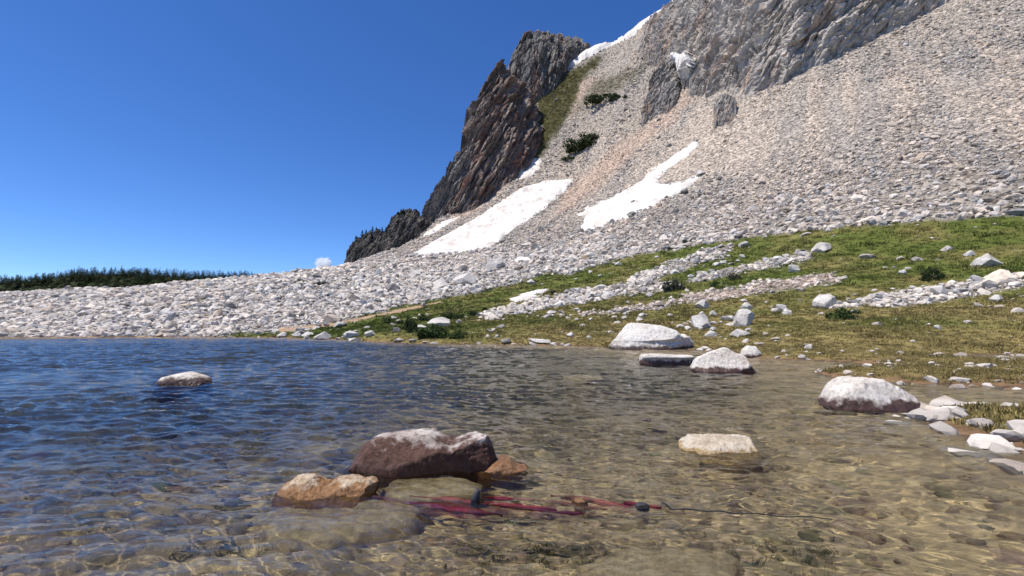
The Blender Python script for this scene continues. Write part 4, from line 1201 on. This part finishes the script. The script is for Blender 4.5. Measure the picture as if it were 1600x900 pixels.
M_INK = mat_rock('dark_slate_rock', (.035, .037, .05), (.02, .02, .025), (.07, .072, .09), 3, bump_d=.01, rough=.5)
loaf('small_rock', 'small dark slate stone poking out at the edge of the pale slab', [(736, 784), (739, 774), (745, 764), (752, 766), (760, 768), (758, 775), (750, 784)], 784, 0.09, M_INK, 71, under=.2, nu=50, nt=40, rough=.06, cuts=8, cat='stone', group='small stones breaking the near water')
loaf('small_rock', 'small pale stone breaking the water above the crimson strip', [(893, 785), (899, 779), (908, 779), (918, 785)], 786, 0.10, M_TANB, 73, under=.2, nu=50, nt=40, rough=.05, cuts=6, cat='stone', group='small stones breaking the near water')
loaf('small_rock', 'small dark stone at the right end of the crimson strip', [(993, 790), (997, 786), (1008, 786), (1014, 790)], 791, 0.07, M_INK, 79, under=.2, nu=50, nt=40, rough=.05, cuts=6, cat='stone', group='small stones breaking the near water')

def tube(name, pts, rad, mat, sides=6):
    P = np.array(pts); T = np.gradient(P, axis=0); T /= np.linalg.norm(T, axis=1, keepdims=True)
    up = np.array([0, 0, 1.0]) + 0 * P
    up[np.abs(T[:, 2]) > .9] = (1, 0, 0)
    A = np.cross(T, up); A /= np.linalg.norm(A, axis=1, keepdims=True); B = np.cross(T, A)
    rad = np.broadcast_to(rad, len(P))
    a = np.linspace(0, 2 * math.pi, sides, endpoint=False)
    V = P[:, None] + rad[:, None, None] * (np.cos(a)[None, :, None] * A[:, None] + np.sin(a)[None, :, None] * B[:, None])
    return np_mesh(name, V, grid_faces(len(P), sides, True), mat)
M_LINE = mat_plain('dark_wet_wood', (.03, .026, .024), .5, 30)
lp = np.array([onwater(x, y, .012) for x, y in [(1033, 791), (1050, 795), (1090, 797), (1130, 800), (1175, 803), (1240, 807), (1300, 810)]])
lp[0, 2] = .05
ti = np.linspace(0, 6, 60); lpi = np.stack([np.interp(ti, np.arange(7), lp[:, k]) for k in range(3)], -1)
lpi[:, 2] += .006 * np.sin(ti * 5)
br = link(bpy.data.objects.new('floating_branch', tube('floating_branch', lpi, np.linspace(.009, .004, 60), M_LINE)))
tag(br, 'thin dark branch floating at the surface right of the crimson strip', 'branch')

# ------------------------------------------------------------------ grass
M_BLADE = mat_grass_inst()
def tuft_mesh(seed, nb, spread, tall):
    r_ = np.random.default_rng(seed); V = []; Fc = []
    for k in range(nb):
        a = r_.random() * 6.28; d = spread * math.sqrt(r_.random()); b0 = np.array([d * math.cos(a), d * math.sin(a), 0])
        ln = r_.normal(size=2) * .35; hgt = tall * r_.uniform(.5, 1.1); wd = .10 * r_.uniform(.7, 1.4)
        t_ = r_.random() * 6.28; wv = np.array([math.cos(t_), math.sin(t_), 0]) * wd
        tip = b0 + np.array([ln[0] * hgt, ln[1] * hgt, hgt]); i = len(V)
        V += [b0 - wv, b0 + wv, (b0 + tip) / 2 + wv * .7, tip, (b0 + tip) / 2 - wv * .7]; Fc += [(i, i + 1, i + 2), (i, i + 2, i + 4), (i + 4, i + 2, i + 3)]
    return np_mesh('tuft', V, Fc, M_BLADE, False)
TUFTS = proto_collection('tuft_shapes', [tuft_mesh(900 + k, 16, 1.0, .9) for k in range(6)])
X, Y, R = polar(115000, 7, 150, seed=401)
Z = height(X, Y); z_ = zones(X, Y, Z); r = np.random.default_rng(402)
k = (r.random(len(X)) < z_['grass'] * (1 - z_['path'])) & (Z > .06)
X, Y, Z, R, z_ = X[k], Y[k], Z[k], R[k], {a: b[k] for a, b in z_.items()}
s = .22 * np.clip(R / 60, .45, 2) * r.uniform(.6, 1.4, len(X)) * (1 + .7 * smooth(0, .4, n2(X, Y, 5, 3, 87)))
c = grass_colour(X, Y, Z, z_) * r.uniform(.7, 1.45, (len(X), 1))
scatter('meadow_grass', np.stack([X, Y, Z - .02], -1), np.stack([s, s, s * r.uniform(.5, 1.1, len(X))], -1), np.stack([0 * s, 0 * s, r.random(len(X)) * 6.28], -1), np.clip(c, .01, .4), r.integers(0, 6, len(X)), TUFTS, 'short green and straw-coloured grass of the lakeside meadow', 'grass')
# olive tundra turf of the gully
X, Y, R = polar(60000, 280, 420, -0.05, .30, seed=411)
Z = height(X, Y); z_ = zones(X, Y, Z); r = np.random.default_rng(412)
k = r.random(len(X)) < z_['gully'] * .9
X, Y, Z, R = X[k], Y[k], Z[k], R[k]
s = r.uniform(.4, 1.1, len(X))
c = C_OLIVE * r.uniform(.6, 1.5, (len(X), 1))
scatter('gully_turf', np.stack([X, Y, Z], -1), np.stack([s, s, s * .5], -1), np.stack([0 * s, 0 * s, r.random(len(X)) * 6.28], -1), c, r.integers(0, 6, len(X)), TUFTS, 'olive turf growing in the gully beside the rock tower', 'grass')
# water weed in the shallows at the bottom of the view
r = np.random.default_rng(421)
pts, sc_, tn = [], [], []
for (px, py, n_) in [(1045, 893, 26), (905, 886, 40), (840, 880, 26), (470, 866, 30), (1140, 893, 16), (760, 890, 14), (1250, 880, 20), (330, 880, 20)]:
    c0 = onwater(px, py, -.25)
    for _ in range(n_):
        x, y = c0[0] + r.normal() * .16, c0[1] + r.normal() * .09
        z = float(height(np.array([x]), np.array([y]))[0]); d = max(.05, -z)
        pts.append((x, y, z - .01)); sc_.append((.05, .05, min(.16, d * r.uniform(.3, .7)))); tn.append(np.array([.10, .115, .03]) * r.uniform(.5, 1.5))
scatter('water_weed', pts, sc_, np.stack([0 * np.arange(len(pts)), 0 * np.arange(len(pts)), r.random(len(pts)) * 6.28], -1), tn, r.integers(0, 6, len(pts)), TUFTS, 'green water weed in the shallows at the bottom of the view', 'weed')

# ------------------------------------------------------------------ shrubs and stunted conifers
M_WILLOW = mat_leaf('willow_leaf', (.025, .045, .012), (.052, .082, .022), (.095, .13, .036))
M_SPRUCE = mat_leaf('spruce_needles', (.016, .028, .009), (.034, .053, .016), (.06, .082, .026))
M_SAGE = mat_leaf('grey_willow_leaf', (.03, .036, .022), (.065, .072, .045), (.12, .125, .085))
M_BARK = mat_plain('bark', (.07, .05, .038), .9, 12)

def leaf_cloud(seed, n, leaf, lob, flat=.6, clumps=26):
    r_ = np.random.default_rng(seed)
    C = r_.normal(size=(clumps, 3)); C /= np.linalg.norm(C, axis=1, keepdims=True); C[:, 2] = np.abs(C[:, 2])
    C *= (r_.random((clumps, 1)) ** .4) * .8; cs = r_.uniform(.14, .34, clumps)
    i = r_.integers(0, clumps, n); d = r_.normal(size=(n, 3)); d /= np.linalg.norm(d, axis=1, keepdims=True)
    P = C[i] + d * (cs[i] * r_.random(n) ** .35)[:, None]
    P[:, 2] = np.maximum(P[:, 2], .02)
    A = r_.normal(size=(n, 3)); A /= np.linalg.norm(A, axis=1, keepdims=True)
    B = np.cross(A, r_.normal(size=(n, 3))); B /= np.linalg.norm(B, axis=1, keepdims=True)
    l = leaf * r_.uniform(.6, 1.4, (n, 1))
    V = np.stack([P - A * l, P + B * l * .5, P + A * l, P - B * l * .5], 1).reshape(-1, 3)
    return V, np.arange(4 * n).reshape(-1, 4)

SHM = {}
def shrub(label, px, py, w, h, mat, kind, seed, name='shrub', depth=.8, group=None, n=900):
    P = hit(px, py)
    if P is None: return
    sc0 = P[1] / F; W, H = w * sc0, h * sc0
    e = link(bpy.data.objects.new(name, None)); e.location = P
    e.location.y += W * depth * .4
    e.location.z = float(height(np.array([e.location.x]), np.array([e.location.y]))[0]) - .05
    key = (kind, seed % 6, mat.name)
    if key not in SHM:
        V, Fq = leaf_cloud(700 + seed % 6, n, .075, 0)
        fm = np_mesh('foliage', V, Fq, mat, False)
        r_ = np.random.default_rng(seed); tv = []; tf = []
        for k in range(5):
            a = r_.random() * 6.28; q = [np.array([0, 0, -.05]), np.array([.2 * math.cos(a), .2 * math.sin(a), .35]), np.array([.5 * math.cos(a), .5 * math.sin(a), .62])]
            a_ = np.linspace(0, 2 * math.pi, 5, endpoint=False); i0 = len(tv)
            for j, c_ in enumerate(q):
                for x in a_: tv.append(c_ + np.array([math.cos(x), math.sin(x), 0]) * (.035, .022, .008)[j])
            for j in range(2):
                for x in range(5): tf.append((i0 + j * 5 + x, i0 + j * 5 + (x + 1) % 5, i0 + j * 5 + 5 + (x + 1) % 5, i0 + j * 5 + 5 + x))
        SHM[key] = (fm, np_mesh('stem', tv, tf, M_BARK))
    fm, tm = SHM[key]
    for nm, m in (('foliage', fm), ('stem', tm)):
        c = link(bpy.data.objects.new(nm, m), e)
        c.scale = (W / 2 * 1.05, W / 2 * depth, H * 1.05)
    tag(e, label, 'shrub', group)

GS = 'low shrubs by the lake and on the slope'
shrub('broad green willow thicket at the shore below the whaleback boulder', 672, 532, 62, 24, M_WILLOW, 'w', 1, group=GS, n=2600)
shrub('small green willow at the right end of the shore thicket', 712, 531, 34, 17, M_WILLOW, 'w', 2, group=GS, n=1500)
shrub('dark upright bush left of the whaleback boulder', 638, 521, 26, 32, M_SPRUCE, 's', 3, group=GS, n=1500)
shrub('dark bush between the upright bush and the talus path', 624, 507, 16, 12, M_SPRUCE, 's', 4, group=GS)
shrub('green bush leftmost of the shrubs on the meadow', 606, 506, 26, 12, M_WILLOW, 'w', 5, group=GS)
shrub('dark low bush behind the left of the whaleback boulder', 660, 502, 30, 12, M_SPRUCE, 's', 0, group=GS)
shrub('darkest bush behind the top of the whaleback boulder', 700, 500, 30, 16, M_SPRUCE, 's', 1, group=GS)
shrub('dark bush behind the right end of the whaleback boulder', 716, 499, 22, 12, M_SPRUCE, 's', 2, group=GS)
shrub('small dark bush at the rubble tip right of the whaleback boulder', 738, 494, 20, 12, M_SPRUCE, 's', 3, group=GS)
shrub('dark little bush at the top of the rubble tip', 757, 487, 12, 12, M_SPRUCE, 's', 4, group=GS)
shrub('small round bush right of the whaleback boulder', 716, 514, 10, 9, M_SPRUCE, 's', 5, group=GS)
shrub('tiny bush on the dry meadow right of the willow', 728, 524, 9, 7, M_WILLOW, 'w', 0, group=GS)
shrub('dark tiny bush on the middle meadow by the shore', 776, 526, 9, 5, M_WILLOW, 'w', 3, group=GS)
shrub('large grey-green bush at the right end of the rubble strip', 1057, 456, 40, 22, M_SAGE, 'g', 1, group=GS, n=1700)
shrub('dark compact bush right of the grey-green bush', 1119, 449, 17, 12, M_SPRUCE, 's', 2, group=GS)
shrub('grey bush on the rubble near the right edge', 1150, 438, 26, 16, M_SAGE, 'g', 3, group=GS)
shrub('small dark bush left of the dark compact bush', 1104, 440, 12, 7, M_SPRUCE, 's', 4, group=GS)
shrub('dark bush in the scree left of the green wedge', 866, 461, 14, 9, M_SPRUCE, 's', 5, group=GS)
shrub('small bush above the upper grass band', 1048, 391, 13, 6, M_SPRUCE, 's', 0, group=GS)
shrub('bush above the upper grass band, right of the other', 1072, 380, 10, 7, M_SPRUCE, 's', 1, group=GS)
shrub('olive scrub among the left talus near the skyline', 462, 446, 36, 9, M_SAGE, 'g', 2, group=GS)
shrub('second olive scrub in the left talus, right of the first', 498, 449, 34, 12, M_SAGE, 'g', 4, group=GS)
shrub('shrub on the far right meadow nearer the water', 1330, 500, 60, 30, M_WILLOW, 'w', 4, group=GS)
shrub('shrub on the far right slope', 1470, 440, 44, 24, M_SPRUCE, 's', 5, group=GS)
# dark mats of stunted spruce high on the scree
GK = 'dark mats of stunted spruce high on the scree'
for q in [('largest dark spruce mat in the middle of the upper scree', 914, 243, 42, 24, 1), ('upper right lobe of the large spruce mat', 927, 226, 26, 14, 2), ('small spruce mat hanging below the large one', 888, 257, 18, 7, 3),
          ('dark spruce mat highest on the scree', 936, 177, 32, 16, 4), ('spruce mat just right of the highest one', 962, 163, 16, 12, 5), ('tiny round spruce mat right of the upper mats', 978, 156, 6, 6, 0)]:
    shrub(*q[:3], q[3] * 1.65, q[4] * 1.1, M_SPRUCE, 'k', q[5], 'spruce_mat', .9, GK, n=1500)

# little conifers on the black outcrops
def conifer_mesh(seed, n=420):
    r_ = np.random.default_rng(seed); V = []; Fq = []
    for k in range(n):
        t_ = r_.random() ** .8; z = .12 + .88 * t_; rad = .30 * (1 - t_) ** .8 * r_.uniform(.35, 1.1) + .01
        a = r_.random() * 6.28; p = np.array([rad * math.cos(a), rad * math.sin(a), z - rad * .35])
        o_ = np.array([math.cos(a), math.sin(a), -.35]); s_ = np.array([-math.sin(a), math.cos(a), 0])
        l = .085 * (1 - .6 * t_); i = len(V)
        V += [p - o_ * l, p + s_ * l * .6, p + o_ * l, p - s_ * l * .6]; Fq.append((i, i + 1, i + 2, i + 3))
    return np_mesh('crown', V, Fq, M_SPRUCE, False)
CON = [conifer_mesh(40 + k) for k in range(3)]
TRK = tube('trunk', [(0, 0, -.1), (0, 0, .5), (0, 0, .97)], np.array([.035, .022, .006]), M_BARK)
def conifer(px, py, Y, hpx, seed, label, group):
    P = at(px, py, Y); H = hpx * Y / F
    e = link(bpy.data.objects.new('conifer', None)); e.location = P - np.array([0, 0, .12 * H])
    for nm, m in (('crown', CON[seed % 3]), ('trunk', TRK)):
        c = link(bpy.data.objects.new(nm, m), e); c.scale = (H * 1.12,) * 3; c.rotation_euler.z = seed * 1.3
    tag(e, label, 'tree', group)
GT = 'small conifers on top of the black outcrops'
ORD = ['first', 'second', 'third', 'fourth', 'fifth', 'sixth', 'seventh', 'eighth', 'ninth', 'tenth', 'last']
for k, (px, py, Y, hp) in enumerate([(556, 375, 231, 8), (566, 369, 232, 10), (572, 367, 233, 9), (582, 364, 235, 11), (588, 363, 236, 9), (597, 363, 238, 9), (603, 362, 239, 8), (622, 339, 250, 8), (630, 333, 252, 8), (640, 332, 253, 8), (650, 334, 254, 8)]):
    conifer(px, py, Y, hp, k, ORD[k] + ' tiny conifer from the left on the black outcrop crests', GT)

# ------------------------------------------------------------------ far forested hill at the left
hx = np.linspace(-1100, -330, 90); hy = np.linspace(640, 900, 30)
HX, HY = np.meshgrid(hx, hy)
crest = 78 + 10 * np.sin(HX / 130) + 12 * smooth(-400, -330, HX) * 0
HZ = (crest * np.exp(-((HY - 770) / 110.0) ** 2) * smooth(-330, -400, HX) + n2(HX, HY, 60, 4, 91) * 7) * 1.05 - 6
hm = np_mesh('hill', np.stack([HX, HY, HZ], -1), grid_faces(30, 90), M_GROUND)
set_attr(hm, 'albedo', np.full((HX.size, 3), (.035, .045, .02)))
hill = tag(link(bpy.data.objects.new('hill', hm)), 'distant dark forested hill at the left horizon', 'hill', kind='structure')
r = np.random.default_rng(93); n_ = 7000
X, Y = r.uniform(-1090, -340, n_), r.uniform(650, 790, n_)
Z = np.array([HZ[np.clip(int((y - 640) / 260 * 29), 0, 29), np.clip(int((x + 1100) / 770 * 89), 0, 89)] for x, y in zip(X, Y)])
FIRS = proto_collection('fir_shapes', [conifer_mesh(60 + k, 90) for k in range(3)])
s = 4 + 13 * r.random(n_) ** 2
scatter('distant_forest', np.stack([X, Y, Z - 1], -1), np.stack([s * 1.3, s * 1.3, s], -1), np.stack([0 * s, 0 * s, s], -1), np.full((n_, 3), .03), r.integers(0, 3, n_), FIRS, 'dark far-off conifer wood on the hill at the left horizon', 'forest')

# ------------------------------------------------------------------ small cloud on the horizon
def mat_cloud():
    m = bpy.data.materials.new('cloud_vapour'); m.use_nodes = True; t = m.node_tree; t.nodes.clear()
    out = nd(t, 'ShaderNodeOutputMaterial'); v = nd(t, 'ShaderNodeVolumePrincipled')
    v.inputs['Color'].default_value = (1, 1, 1, 1); v.inputs['Anisotropy'].default_value = 0.2
    p = geo_pos(t); n1 = noise_node(t, .022, 6, .65, vec=p)
    mr = nd(t, 'ShaderNodeMapRange'); t.links.new(n1.outputs['Fac'], mr.inputs['Value'])
    mr.inputs['From Min'].default_value, mr.inputs['From Max'].default_value = .30, .50
    mr.inputs['To Min'].default_value, mr.inputs['To Max'].default_value = 0.0, .035
    t.links.new(mr.outputs[0], v.inputs['Density']); t.links.new(v.outputs[0], out.inputs['Volume'])
    return m
cv, cf = rock_verts(4, 3, 0, .9, .9, .25)
c0 = at(505, 413, 4000)
cv = cv * np.array([78, 50, 66]); cv = cv * (1 + .35 * fbm(cv / 40, 3, 5))[:, None]
cl = link(bpy.data.objects.new('cloud', np_mesh('cloud', cv, cf, mat_cloud()))); cl.location = c0
tag(cl, 'single small white cloud above the talus ridge at the left', 'cloud')
